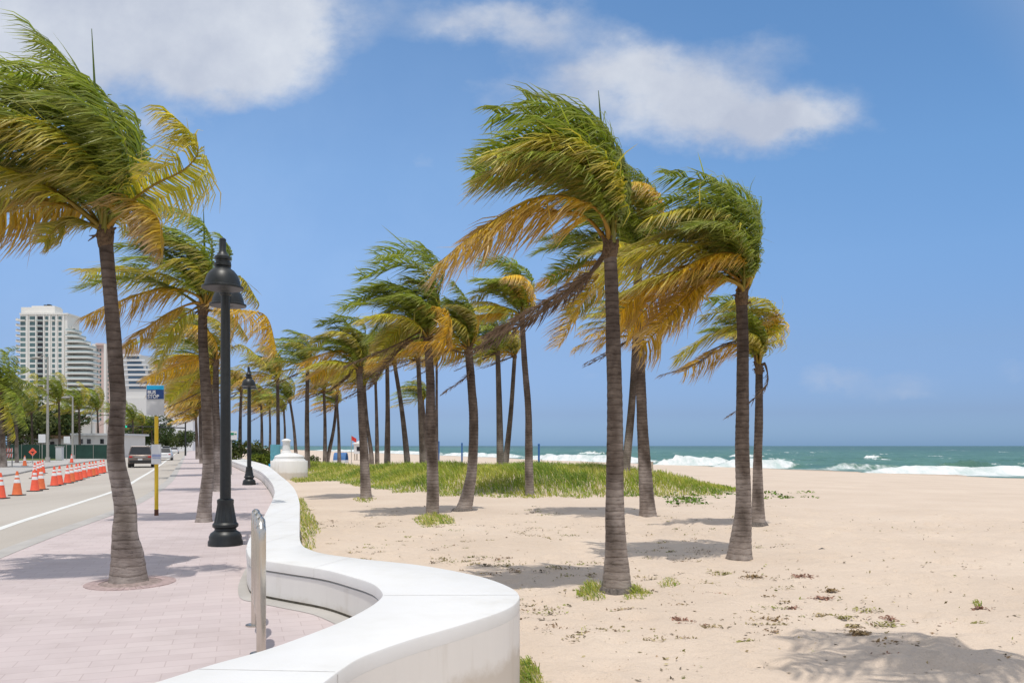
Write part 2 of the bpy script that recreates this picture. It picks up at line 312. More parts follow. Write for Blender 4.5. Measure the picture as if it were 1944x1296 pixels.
class MB:
    def __init__(s): s.v = []; s.f = []; s.c = []
    def add(s, vs_, fs, col=None):
        n = len(s.v); s.v += [tuple(p) for p in vs_]; s.f += [tuple(i + n for i in f) for f in fs]
        if col is not None: s.c += [col] * len(vs_)
    def box(s, x0, y0, z0, x1, y1, z1):
        s.add([(x0, y0, z0), (x1, y0, z0), (x1, y1, z0), (x0, y1, z0), (x0, y0, z1), (x1, y0, z1), (x1, y1, z1), (x0, y1, z1)],
              [(0, 3, 2, 1), (4, 5, 6, 7), (0, 1, 5, 4), (1, 2, 6, 5), (2, 3, 7, 6), (3, 0, 4, 7)])
    def obox(s, o, ax, ay, x0, y0, z0, x1, y1, z1):      # box in a turned frame
        P = lambda a, b, c: Vector(o) + ax * a + ay * b + Vector((0, 0, c))
        s.add([P(x0, y0, z0), P(x1, y0, z0), P(x1, y1, z0), P(x0, y1, z0), P(x0, y0, z1), P(x1, y0, z1), P(x1, y1, z1), P(x0, y1, z1)],
              [(0, 3, 2, 1), (4, 5, 6, 7), (0, 1, 5, 4), (1, 2, 6, 5), (2, 3, 7, 6), (3, 0, 4, 7)])
    def tube(s, pts, rad, n=8, cap=True):
        pts = [Vector(p) for p in pts]; k = len(pts); ref = None; vs_ = []; fs = []
        if not hasattr(rad, '__len__'): rad = [rad] * k
        for i, p in enumerate(pts):
            t = (pts[min(i + 1, k - 1)] - pts[max(i - 1, 0)]).normalized()
            if ref is None: ref = Vector((1, 0, 0)) if abs(t.x) < .9 else Vector((0, 1, 0))
            a = (ref - t * ref.dot(t)).normalized(); b = t.cross(a); ref = a
            for j in range(n):
                w = 2 * math.pi * j / n; vs_.append(p + (a * math.cos(w) + b * math.sin(w)) * rad[i])
        for i in range(k - 1):
            for j in range(n):
                j2 = (j + 1) % n; fs.append((i * n + j, i * n + j2, (i + 1) * n + j2, (i + 1) * n + j))
        if cap: fs.append(tuple(range(n - 1, -1, -1))); fs.append(tuple((k - 1) * n + j for j in range(n)))
        s.add(vs_, fs)
    def lathe(s, prof, c=(0, 0, 0), n=32, flute=0, fl_rng=(0, 0)):
        vs_ = []; fs = []; c = Vector(c)
        for (r, z) in prof:
            for j in range(n):
                w = 2 * math.pi * j / n; rr = r
                if flute and fl_rng[0] <= z <= fl_rng[1]: rr = r * (1 - .07 * (j % 2))
                vs_.append(c + Vector((rr * math.cos(w), rr * math.sin(w), z)))
        k = len(prof)
        for i in range(k - 1):
            for j in range(n):
                j2 = (j + 1) % n; fs.append((i * n + j, i * n + j2, (i + 1) * n + j2, (i + 1) * n + j))
        fs.append(tuple(range(n - 1, -1, -1))); fs.append(tuple((k - 1) * n + j for j in range(n)))
        s.add(vs_, fs)
    def build(s, name, mat, parent=None, label=None, smooth=None, local=False, bevel=0, loc=None):
        off = Vector((0, 0, 0)) if (parent is None or local) else root_of(parent)
        if loc is not None and parent is None: off = Vector(loc)
        me = bpy.data.meshes.new(name); me.from_pydata([(v[0] - off.x, v[1] - off.y, v[2] - off.z) for v in s.v], [], s.f)
        o = bpy.data.objects.new(name, me); C.objects.link(o)
        if loc is not None and parent is None: o.location = loc
        me.materials.append(mat)
        if s.c:
            a = me.color_attributes.new('col', 'FLOAT_COLOR', 'POINT'); a.data.foreach_set('color', np.array([(*c, 1) for c in s.c], dtype=np.float32).ravel())
        if smooth is not None:
            me.polygons.foreach_set('use_smooth', [True] * len(me.polygons)); me.set_sharp_from_angle(angle=R(smooth))
        if bevel:
            b = o.modifiers.new('bevel', 'BEVEL'); b.width = bevel; b.segments = 2; b.limit_method = 'ANGLE'
        if parent is not None: o.parent = parent
        if label: o['label'] = label
        return o
def fast_mesh(name, v, f, col, mat, parent=None, label=None):    # numpy quads
    off = np.zeros(3) if parent is None else np.array(root_of(parent))
    me = bpy.data.meshes.new(name); v = (np.asarray(v, np.float32) - off).astype(np.float32); f = np.asarray(f, np.int32)
    me.vertices.add(len(v)); me.vertices.foreach_set('co', v.ravel())
    me.loops.add(f.size); me.loops.foreach_set('vertex_index', f.ravel())
    me.polygons.add(len(f)); me.polygons.foreach_set('loop_start', np.arange(0, f.size, f.shape[1], dtype=np.int32))
    me.update(calc_edges=True)
    if col is not None:
        a = me.color_attributes.new('col', 'FLOAT_COLOR', 'POINT'); c4 = np.ones((len(v), 4), np.float32); c4[:, :3] = col; a.data.foreach_set('color', c4.ravel())
    me.materials.append(mat)
    o = bpy.data.objects.new(name, me); C.objects.link(o)
    if parent is not None: o.parent = parent
    if label: o['label'] = label
    return o
def catmull(P, per=8):
    P = [np.array(p, float) for p in P]; out_ = []
    Q = [2 * P[0] - P[1]] + P + [2 * P[-1] - P[-2]]
    for i in range(1, len(Q) - 2):
        p0, p1, p2, p3 = Q[i - 1:i + 3]
        for k in range(per):
            t = k / per; out_.append(.5 * ((2 * p1) + (-p0 + p2) * t + (2 * p0 - 5 * p1 + 4 * p2 - p3) * t * t + (-p0 + 3 * p1 - 3 * p2 + p3) * t ** 3))
    out_.append(P[-1]); return np.array(out_)
def resample(P, n):
    P = np.asarray(P, float); d = np.r_[0, np.cumsum(np.linalg.norm(np.diff(P, axis=0), axis=1))]
    s = np.linspace(0, d[-1], n); return np.stack([np.interp(s, d, P[:, k]) for k in range(P.shape[1])], 1), d[-1]
def sheet(name, poly, z, mat, thick=0):           # flat polygon, optional skirt downwards
    pts = [Vector((p[0], p[1], z)) for p in poly]
    tris = tessellate_polygon([pts]); mb = MB(); mb.add(pts, [])
    for a, b, c in tris:
        n = (pts[b] - pts[a]).cross(pts[c] - pts[a]); mb.f.append((a, b, c) if n.z > 0 else (a, c, b))
    if thick:
        k = len(pts); mb.add([p - Vector((0, 0, thick)) for p in pts], [])
        for i in range(k): mb.f.append((i, (i + 1) % k, k + (i + 1) % k, k + i))
    return mb.build(name, mat)
def ribbon(name, L, Rr, zl, mat, skirt=0):
    mb = MB(); n = len(L); vs_ = [(p[0], p[1], zl) for p in L] + [(p[0], p[1], zl) for p in Rr]
    fs = [(i, n + i, n + i + 1, i + 1) for i in range(n - 1)]
    mb.add(vs_, fs)
    if skirt:
        mb.add([(p[0], p[1], zl - skirt) for p in L], []); mb.f += [(i + 1, i, 2 * n + i, 2 * n + i + 1) for i in range(n - 1)][::1]
    return mb.build(name, mat)
# ------------------------------------------------------------------ the setting: sand, pavement, road
def grow(a, b, st, g, lim):
    xs = list(np.arange(a, b, st)); s = st; x = xs[-1]
    while x < lim: s *= g; x += s; xs.append(x)
    return xs
xs = grow(-5, 12, .13, 1.09, 5000); s_, x_ = .13, -5.0; lft = []
while x_ > -5000: s_ *= 1.09; x_ -= s_; lft.append(x_)
xs = lft[::-1] + xs
ys = [-200, -80, -30, -10, -3, 0, 2] + grow(3.5, 22, .13, 1.05, 9000)
XX, YY = np.meshgrid(xs, ys); ZZ = ground_z(XX, YY)
near = (XX > -8) & (XX < 22) & (YY > 2) & (YY < 45)
prng = np.random.default_rng(3)
fp = [(x, y, prng.uniform(.09, .22), prng.uniform(.02, .06)) for x, y in zip(prng.uniform(-5, 14, 1500), 3.5 + 22 * prng.random(1500) ** 1.2)]
dz_ = np.zeros_like(ZZ)
for i, j in np.argwhere(near):
    p = Vector((XX[i, j], YY[i, j], 0)); dz_[i, j] = .05 * mnoise.noise(p * .35) + .022 * mnoise.noise(p * 1.7) + .012 * mnoise.noise(p * 4.1)
for (x, y, r, h) in fp:
    i0, i1 = np.searchsorted(ys, [y - .6, y + .6]); j0, j1 = np.searchsorted(xs, [x - .6, x + .6])
    d = np.hypot(XX[i0:i1, j0:j1] - x, YY[i0:i1, j0:j1] - y) / r
    dz_[i0:i1, j0:j1] -= h * (np.exp(-d ** 2) - .55 * np.exp(-(d - 1.5) ** 2 * 3))
ZZ = ZZ + dz_
nx, ny = len(xs), len(ys)
gi = np.arange(nx * ny).reshape(ny, nx)
gf = np.stack([gi[:-1, :-1], gi[:-1, 1:], gi[1:, 1:], gi[1:, :-1]], -1).reshape(-1, 4)
ground = fast_mesh('sand', np.stack([XX, YY, ZZ], -1).reshape(-1, 3), gf, None, MT['sand']); meta(ground, kind='structure')
wa = ground.data.attributes.new('wet', 'FLOAT', 'POINT'); vv = vof(XX, YY)
wa.data.foreach_set('value', (sstep(76, 81, vv + 1.2 * np.sin(YY * .13) + .8 * np.sin(YY * .31))).astype(np.float32).ravel())
ground.data.polygons.foreach_set('use_smooth', [True] * len(ground.data.polygons))
WALL_H = .40
WP = [((60, 1365), (470, 1400)), ((285, 1296), (612, 1296)), ((400, 1260), (650, 1268)), ((501, 1232), (693, 1243)), ((602, 1196), (780, 1212)), ((662, 1171), (880, 1183)),
      ((703, 1149), (955, 1158)), ((722, 1134), (984, 1139)), ((725.5, 1126), (981, 1121)), ((718, 1115), (945, 1103)), ((703, 1105), (890, 1088)), ((669, 1094), (800, 1072)),
      ((615, 1080), (690, 1060)), ((548, 1070), (622, 1051)), ((507, 1064), (591, 1043)), ((478, 1059), (575, 1034)), ((469, 1048), (569.5, 1021)), ((468, 1036), (569, 1005)),
      ((474, 1020), (569, 985)), ((488, 1000), (569, 967)), ((504, 974), (568, 950)), ((519, 944), (560, 929)), ((521, 930), (548, 915)), ((515, 915), (532, 902)), ((503, 902), (518, 890.5)),
      ((492, 893.5), (507, 883)), ((470, 885), (484, 876)), ((445, 876.5), (457, 869)), ((425, 869.5), (434, 864)), ((408, 863.5), (414, 860))]
WI = catmull([at(*a, WALL_H)[:2] for a, b in WP], 7); WO = catmull([at(*b, WALL_H)[:2] for a, b in WP], 7)
nW = len(WI); across = (WI - WO) / np.linalg.norm(WI - WO, axis=1)[:, None]
def loft(name, prof, mat, parent):        # profile entries: (side, offset inwards, z)
    vs_ = []; k = len(prof)
    for i in range(nW):
        for sd, of, z in prof:
            p = WO[i] + across[i] * of if sd == 'o' else WI[i] - across[i] * of
            vs_.append((p[0], p[1], z))
    fs = [(i * k + j, (i + 1) * k + j, (i + 1) * k + j + 1, i * k + j + 1) for i in range(nW - 1) for j in range(k - 1)]
    fs += [tuple(range(k)), tuple((nW - 1) * k + j for j in range(k - 1, -1, -1))]
    mb = MB(); mb.add(vs_, fs); return mb.build(name, mat, parent, smooth=40)
wl = thing('sea_wall', (*at(569, 985)[:2], 0), 'long low white wall winding between the pink pavement and the sand', 'wall')
loft('wall_body', [('o', .0, -.9), ('o', .0, .2995), ('i', .03, .2975), ('i', .03, .288), ('i', .012, .278), ('i', .012, .03), ('i', .03, .026), ('i', .03, -.3)], MT['white_grey'], wl)
loft('coping', [('o', 0, .30), ('o', 0, .384), ('o', .005, .395), ('o', .016, .40), ('i', .016, .40), ('i', .005, .395), ('i', 0, .384), ('i', 0, .30)], MT['white'], wl)
loft('joint', [('i', .05, .2965), ('i', .0245, .2965), ('i', .0245, .2895), ('i', .05, .2895)], MT['dark_joint'], wl)
loft('base_joint', [('i', .05, .0255), ('i', .022, .0255), ('i', .022, -.05), ('i', .05, -.05)], MT['dark_joint'], wl)
jm = plain('joint_filler', (.67, .66, .635), .8, .15, 20)
acc = 0.0; nxt = .9; mid = (WI + WO) / 2
for i in range(1, nW - 1):
    acc += float(np.linalg.norm(mid[i] - mid[i - 1]))
    if acc < nxt or acc > 60: continue
    nxt = acc + 2.3; a = across[i]; tg = np.array([-a[1], a[0]]) * .004; q = []
    o_, n_ = WO[i] - a * .0015, WI[i] + a * .0015
    for c_, z in ((o_, -.7), (o_, .386), (WO[i] + a * .016, .4015), (WI[i] - a * .016, .4015), (n_, .386), (n_, .301)):
        q += [(*(c_ - tg), z), (*(c_ + tg), z)]
    mb = MB(); mb.add(q, [(2 * k, 2 * k + 1, 2 * k + 3, 2 * k + 2) for k in range(5)]); mb.build('expansion_joint', jm, wl)
WC = (WI * .6 + WO * .4)
RE = [(-900, 1450), (-400, 1235), (0, 1060), (130, 1008), (261, 958), (318, 922), (338, 897), (350, 870), (356, 858), (359, 852.5)]
RE = catmull([at(x, y, 0)[:2] for x, y in RE], 6)
farY = 400.0
side_poly = [tuple(p) for p in WC] + [(WC[-1][0] * 3, farY)] + [tuple(p) for p in RE[::-1]] + [(-2.0, 2.0)]
sd = sheet('pavement', side_poly, 0.0, MT['paver']); meta(sd, kind='structure')
def offset(L, d):
    L = np.asarray(L); t = np.gradient(L, axis=0); t /= np.linalg.norm(t, axis=1)[:, None]; return L + np.stack([t[:, 1], -t[:, 0]], 1) * d
kb = MB(); e0, e1 = offset(RE, .0), offset(RE, -.32); n = len(RE)
kb.add([(p[0], p[1], .004) for p in e0] + [(p[0], p[1], -.002) for p in e1] + [(p[0], p[1], -.3) for p in e1], [(i, i + 1, n + i + 1, n + i) for i in range(n - 1)] + [(n + i, n + i + 1, 2 * n + i + 1, 2 * n + i) for i in range(n - 1)])
meta(kb.build('kerb', MT['concrete']), kind='structure')
w0 = WI - across * .02; w1 = WI + across * .2
ks = MB(); ks.add([(*p, .004) for p in w0] + [(*p, .004) for p in w1], [(i, i + 1, nW + i + 1, nW + i) for i in range(nW - 1)])
meta(ks.build('pavement_edge', MT['concrete']), kind='structure')
RZ = -.12
ME = catmull([at(x, y, RZ)[:2] for x, y in [(-1500, 1080), (-500, 960), (0, 905.5), (92, 888), (203, 871.5), (280, 859), (318, 852.5)]], 6)
road_poly = [tuple(p) for p in RE] + [(RE[-1][0] * 2, RE[-1][1] * 2)] + [(ME[-1][0] * 2.2, ME[-1][1] * 2)] + [tuple(p) for p in ME[::-1]] + [(-60, -20), (-12, -20)]
meta(sheet('road', road_poly, RZ, MT['road']), kind='structure')
fp_poly = [tuple(p) for p in ME] + [(ME[-1][0] * 2.2, ME[-1][1] * 2), (-900, 1000), (-900, -20), (-70, -20)]
meta(sheet('far_pavement', fp_poly, RZ + .1, MT['concrete'], .3), kind='structure')
LN = catmull([at(x, y, RZ)[:2] for x, y in [(-400, 1150), (0, 1003), (100, 970), (205, 936), (240, 922), (265, 907), (284, 896), (302, 884), (322, 869), (335, 859)]], 8)
la, lb = offset(LN, .09), offset(LN, -.09); lm = MB(); n = len(LN)
lm.add([(*p, RZ + .004) for p in la] + [(*p, RZ + .004) for p in lb], [(i, i + 1, n + i + 1, n + i) for i in range(n - 1)])
meta(lm.build('road_marking', MT['paintline']), kind='structure')
lw = [at(-60, 874, 0), at(118, 873, 0), at(118, 868, 0), at(-60, 867, 0)]
meta(sheet('lawn', [p[:2] for p in lw], RZ + .108, MT['lawn']), kind='structure')
# ------------------------------------------------------------------ sea
us = [-9000, -5000, -2500, -1200, -600, -300, -150, -80] + grow(-50, 330, 1.0, 1.06, 40000)
vs2 = list(np.arange(66, 170, .55)); st = .55
while vs2[-1] < 30000: st *= 1.06; vs2.append(vs2[-1] + st)
UU, VV = np.meshgrid(us, vs2); wn = np.random.default_rng(11)
def harm(u, seed, base, n=5):
    r = np.random.default_rng(seed); o = np.zeros_like(u)
    for k in range(n): o += np.sin(u / (base / (1.7 ** k)) * 2 * np.pi + r.uniform(0, 6.28)) / (1.4 ** k)
    return o
att = 1 / (1 + (VV / 600) ** 2); edge = sstep(80, 105, VV)
sw = np.sin(2 * np.pi * (VV + 2.6 * harm(UU, 1, 160)) / 19.0); sw = np.sign(sw) * np.abs(sw) ** .8
HZ = SEA_Z + edge * att * (.34 * sw + .10 * harm(UU * .8 + VV * 1.7, 5, 9) * .6 + .05 * harm(UU - VV * 1.3, 6, 5))
HZ = HZ + .02 * harm(UU, 8, 30) * (1 - edge)
foam = np.zeros_like(UU); shore = 81.5 + 1.6 * harm(UU, 2, 70) * .7
foam += .42 * np.exp(-((VV - shore - 2.0) / 3.5) ** 2) + .2 * np.exp(-((VV - shore - 12) / 9) ** 2)
BR = [((1250, 140), (1375, 136), 1.6, 1.0), ((1362, 128), (1510, 120), 1.35, .95), ((1640, 101), (2080, 90), 1.0, .95), ((985, 205), (1260, 152), 1.35, 1.0), ((840, 290), (1000, 225), 1.1, .9),
      ((1560, 118), (1700, 112), .9, .35), ((1760, 112), (1860, 108), 1.2, .12), ((700, 420), (850, 300), 1.1, .9), ((1380, 230), (1440, 226), 1.3, .8), ((1100, 300), (1160, 300), 1.3, .7), ((1640, 210), (1680, 208), 1.1, .8), ((600, 600), (720, 440), 1.1, .9)]
for k, ((xa, Ya), (xb, Yb), h, fo) in enumerate(BR):
    A = Vector(((xa - CX) / F * Ya, Ya, 0)); B = Vector(((xb - CX) / F * Yb, Yb, 0))
    ua, va, ub, vb = A.dot(DU), A.dot(DV), B.dot(DU), B.dot(DV)
    if ua > ub: ua, va, ub, vb = ub, vb, ua, va
    q = (UU - ua) / (ub - ua); vc = va + np.clip(q, -.3, 1.3) * (vb - va) + .9 * harm(UU, 20 + k, 28)
    env = sstep(-.08, .22, q) * (1 - sstep(.72, 1.08, q)) * (1 + .12 * harm(UU, 40 + k, 14) * .6)
    d = VV - vc
    HZ += h * env * np.where(d < 0, np.exp(-(d / 1.5) ** 2), np.exp(-(d / 4.2) ** 2))
    HZ += .05 * h * env * np.exp(-((d + 1.2) / 1.6) ** 2) * harm(UU * 2.3 + VV * 5, 60 + k, 6)
    foam += fo * env * (1.15 * np.where(d < .5, np.exp(-((d + 1.6) / 2.4) ** 2), np.exp(-((d - .5) / .7) ** 2)) + .34 * np.exp(-((d + 6) / 4.5) ** 2))
PX = UU * DU.x + VV * DV.x; PY = UU * DU.y + VV * DV.y
gi = np.arange(UU.size).reshape(UU.shape); gf = np.stack([gi[:-1, :-1], gi[1:, :-1], gi[1:, 1:], gi[:-1, 1:]], -1).reshape(-1, 4)
sea = fast_mesh('sea', np.stack([PX, PY, HZ], -1).reshape(-1, 3), gf, None, MT['sea']); meta(sea, kind='structure')
for nm, arr in (('foam', np.clip(foam, 0, 1.4)), ('deep', sstep(150, 700, VV))):
    a = sea.data.attributes.new(nm, 'FLOAT', 'POINT'); a.data.foreach_set('value', arr.astype(np.float32).ravel())
sea.data.polygons.foreach_set('use_smooth', [True] * len(sea.data.polygons))
sea.data.update()
# ------------------------------------------------------------------ palms
WIND = np.array([-.93, -.30, .05]); WIND /= np.linalg.norm(WIND)
Zv = np.array([0, 0, 1.0])
def unit(a): return a / np.maximum(np.linalg.norm(a, axis=-1, keepdims=True), 1e-9)
FC = [  # frond colours by age: base, variation partner, tip, tip amount
    (np.array([.37, .44, .026]), np.array([.13, .215, .022]), np.array([.52, .48, .20]), .5),
    (np.array([.70, .57, .032]), np.array([.34, .39, .027]), np.array([.54, .41, .27]), .75),
    (np.array([.84, .55, .024]), np.array([.60, .42, .027]), np.array([.47, .34, .26]), .95),
    (np.array([.23, .155, .10]), np.array([.13, .09, .06]), np.array([.38, .28, .20]), .8)]
def frond_mesh(P, age, rng, nl, lscale=1.0, rows=4, wind=1.0, droop=.45, rr=.02, wmul=1.0):
    """P: rachis points. Returns verts, quads, colours of leaflets + rachis."""
    P, L = resample(P, 26); T = unit(np.gradient(P, axis=0))
    dead = age == 3
    nl = int(nl * (2.3 if rows == 4 else 1.55) * (.75 if dead else 1)); t = np.linspace((.13, .19, .21, .2)[age], .995, nl); t = np.repeat(t, 2); sg = np.tile([1., -1.], nl); n = len(t)
    t = np.clip(t + rng.normal(0, .006, n), .1, 1)
    keep = np.ones(n, bool)                       # torn places
    for _ in range(rng.integers(2, 6)):
        g0 = rng.uniform(.25, .98); keep &= ~((np.abs(t - g0) < rng.uniform(.008, .026)) & (sg == rng.choice([-1., 1.])))
    t, sg = t[keep], sg[keep]; n = len(t)
    idx = np.linspace(0, 1, 26)
    p0 = np.stack([np.interp(t, idx, P[:, k]) for k in range(3)], 1); tt = unit(np.stack([np.interp(t, idx, T[:, k]) for k in range(3)], 1))
    U = Zv * .75 - WIND * .65; U = unit(U - tt * (tt @ U)[:, None]); Sd = np.cross(tt, U)
    ln = np.sin(np.pi * np.clip(.10 + .80 * t, 0, 1)) ** .65 * (.235 * L + .12) * lscale * (1, 1.05, 1.15, .42)[age] * rng.uniform(.7, 1.18, n)
    jit = rng.normal(0, 1, (n, 3))
    wd = unit(rng.normal(0, .17, 3) + (rng.random(n) < .07)[:, None] * rng.normal(0, .7, (n, 3)) + WIND * wind * .9 - Zv * (droop + (.06, .3, .5, .3)[age]) + jit * (.12 if not dead else .22))
    f0 = .55 if not dead else .25
    d0 = unit(Sd * (sg * f0)[:, None] * 1.45 + tt * .5 + U * (.1, -.12, -.28, -.1)[age] + jit * .07)
    mixes = [.12, .48, .78] if rows == 4 else [.3, .75]
    pts = [p0]; ds = []
    for m in mixes:
        d = unit(d0 * (1 - m) + wd * m); ds.append(d); pts.append(pts[-1] + d * (ln / len(mixes))[:, None])
    ds.append(ds[-1])
    w = (.0122 * (L / 2.6) ** .5) * (.75 if dead else 1) * rng.uniform(.8, 1.2, n) * wmul
    wp = [.7, 1.0, .62, .08] if rows == 4 else [.8, 1.0, .12]
    c0, c1, ct, ta = FC[age]
    a = rng.beta(1.5, 1.5, n)[:, None]; fb = c0 * (1 - a) + c1 * a
    fb = fb * rng.uniform(.72, 1.28, n)[:, None] * rng.uniform(.68, 1.22)
    tipf = np.clip(ta * rng.uniform(.5, 1.2, n) * (.55 + .5 * t), 0, 1)[:, None]
    V = []; CL = []; R_ = len(pts)
    tw = unit(U + rng.normal(0, .4, (n, 3)))
    prof_t = [0, .12, .6, 1.0] if rows == 4 else [0, .4, 1.0]
    for r in range(R_):
        wv_ = unit(np.cross(ds[r], tw)) * (w * wp[r])[:, None]
        V += [pts[r] - wv_, pts[r] + wv_]
        c = fb * (1 - tipf * prof_t[r]) + ct * tipf * prof_t[r]; CL += [c, c]
    V = np.stack(V, 1).reshape(-1, 3); CL = np.stack(CL, 1).reshape(-1, 3)
    k = 2 * R_; b = np.arange(n)[:, None] * k
    Fq = np.concatenate([np.stack([b[:, 0] + 2 * r, b[:, 0] + 2 * r + 1, b[:, 0] + 2 * r + 3, b[:, 0] + 2 * r + 2], 1) for r in range(R_ - 1)])
    # rachis: 4-sided tapered tube
    rc = np.array([.42, .29, .05]) if age in (0, 1) else (np.array([.48, .27, .04]) if age == 2 else np.array([.17, .11, .07]))
    if age == 0: rc = np.array([.27, .25, .045])
    a1 = unit(np.cross(T, Zv + .01)); b1 = np.cross(T, a1); q = []
    rad = rr * np.interp(idx, [0, .06, .2, .6, 1], [1.9, 1.35, .8, .45, .12])
    for j in range(4):
        w_ = j * math.pi / 2; q.append(P + (a1 * math.cos(w_) + b1 * math.sin(w_)) * rad[:, None])
    q = np.stack(q, 1).reshape(-1, 3); o = len(V); e = np.arange(25)[:, None] * 4
    rf = np.concatenate([np.stack([e[:, 0] + j, e[:, 0] + (j + 1) % 4, e[:, 0] + 4 + (j + 1) % 4, e[:, 0] + 4 + j], 1) for j in range(4)]) + o
    rcol = np.repeat((rc * (1 - .35 * idx[:, None]) + np.array([.2, .2, .03]) * (.35 * idx[:, None])) , 4, axis=0)
    return np.concatenate([V, q]), np.concatenate([Fq, rf]), np.concatenate([CL, rcol])
def sim_rachis(c, az, el, L, k_w, k_g, rng, n=26):
    d = np.array([math.cos(el) * math.sin(az), math.cos(el) * math.cos(az), math.sin(el)]); p = np.array(c, float) + d * .04; P = [p.copy()]
    for i in range(n - 1):
        t = i / (n - 1); g = (.25 + 1.5 * t) / n
        f = WIND * k_w - Zv * k_g * (.35 + .9 * t)
        d = d + f * g * 1.6; d /= np.linalg.norm(d); p = p + d * L / (n - 1); P.append(p.copy())
    return np.array(P)
def auto_fronds(c, n, L, rng, windk=1.7, ages=(.45, .3, .25), dead=2, spread=1.0, lo=-.05):
    out_ = []
    for i in range(n):
        q = (i + .5) / n; az = i * 2.39996 + rng.uniform(-.3, .3); el = R(86) * (1 - q) ** .75 + lo * q + rng.uniform(-.1, .1)
        w = math.sin(az) * -1.0    # 1 when already pointing down wind
        if w < 0: el = max(el, R(48) + rng.uniform(0, .3))
        age = 0 if q < ages[0] else (1 if q < ages[0] + ages[1] else 2)
        if rng.random() < .12: age = max(0, age - 1)
        out_.append((sim_rachis(c, az, el, L * rng.uniform(.85, 1.1) * (.82 if q < .12 else 1), windk * rng.uniform(.85, 1.2) * spread, .65 + .5 * q, rng), age))
    for i in range(dead):
        out_.append((sim_rachis(c, R(-90) + rng.uniform(-.7, .7), R(-18) + rng.uniform(-.35, .15), L * rng.uniform(.8, 1.0), .9, .5, rng), 3))
    return out_
def make_trunk(path, rads, parent, near_=True, rng=None):
    Q = catmull([np.r_[np.array(p), r] for p, r in zip(path, rads)], 10)
    L = np.linalg.norm(np.diff(Q[:, :3], axis=0), axis=1).sum(); step = .055 if near_ else .3
    Q, L = resample(Q, max(8, int(L / step)))
    ns = 20 if near_ else 8; vs_ = []; k = len(Q)
    for i in range(k):
        p = Q[i, :3]; r = Q[i, 3]; h = i * L / (k - 1)
        if near_:
            ph = (h / .11) % 1.0; r *= 1 + .045 * (ph - .5) + rng.normal(0, .008)
        for j in range(ns):
            w = 2 * math.pi * j / ns; rr = r
            if near_: rr *= 1 + .06 * mnoise.noise(Vector((math.cos(w) * 1.2 + p[0] * 3, math.sin(w) * 1.2 + p[1], h * 1.6))) + (.05 * math.sin(w * 7 + p[0]) * max(0, 1 - h / .35))
            if near_: rr *= 1 + (.16 + .22 * mnoise.noise(Vector((math.cos(w) * 2.3 + p[0] * 5, math.sin(w) * 2.3, 4)))) * math.exp(-h / .085)
            vs_.append((p[0] + rr * math.cos(w), p[1] + rr * math.sin(w), p[2]))
    fs = [(i * ns + j, i * ns + (j + 1) % ns, (i + 1) * ns + (j + 1) % ns, (i + 1) * ns + j) for i in range(k - 1) for j in range(ns)]
    fs.append(tuple((k - 1) * ns + j for j in range(ns)))
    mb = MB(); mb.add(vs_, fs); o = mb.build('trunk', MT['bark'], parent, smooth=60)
    z0 = path[0][2]; z = np.array([v[2] for v in vs_]) - z0; an = np.tile(np.arange(ns), k) / ns * 6.283           # old wind-scoured bark low down, brown bark above with crown shade painted in
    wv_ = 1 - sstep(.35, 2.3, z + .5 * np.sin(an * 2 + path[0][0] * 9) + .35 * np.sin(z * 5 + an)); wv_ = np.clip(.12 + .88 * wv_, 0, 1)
    o.data.attributes.new('worn_vs_shade', 'FLOAT', 'POINT').data.foreach_set('value', wv_.astype(np.float32)); return o
PALMS = []
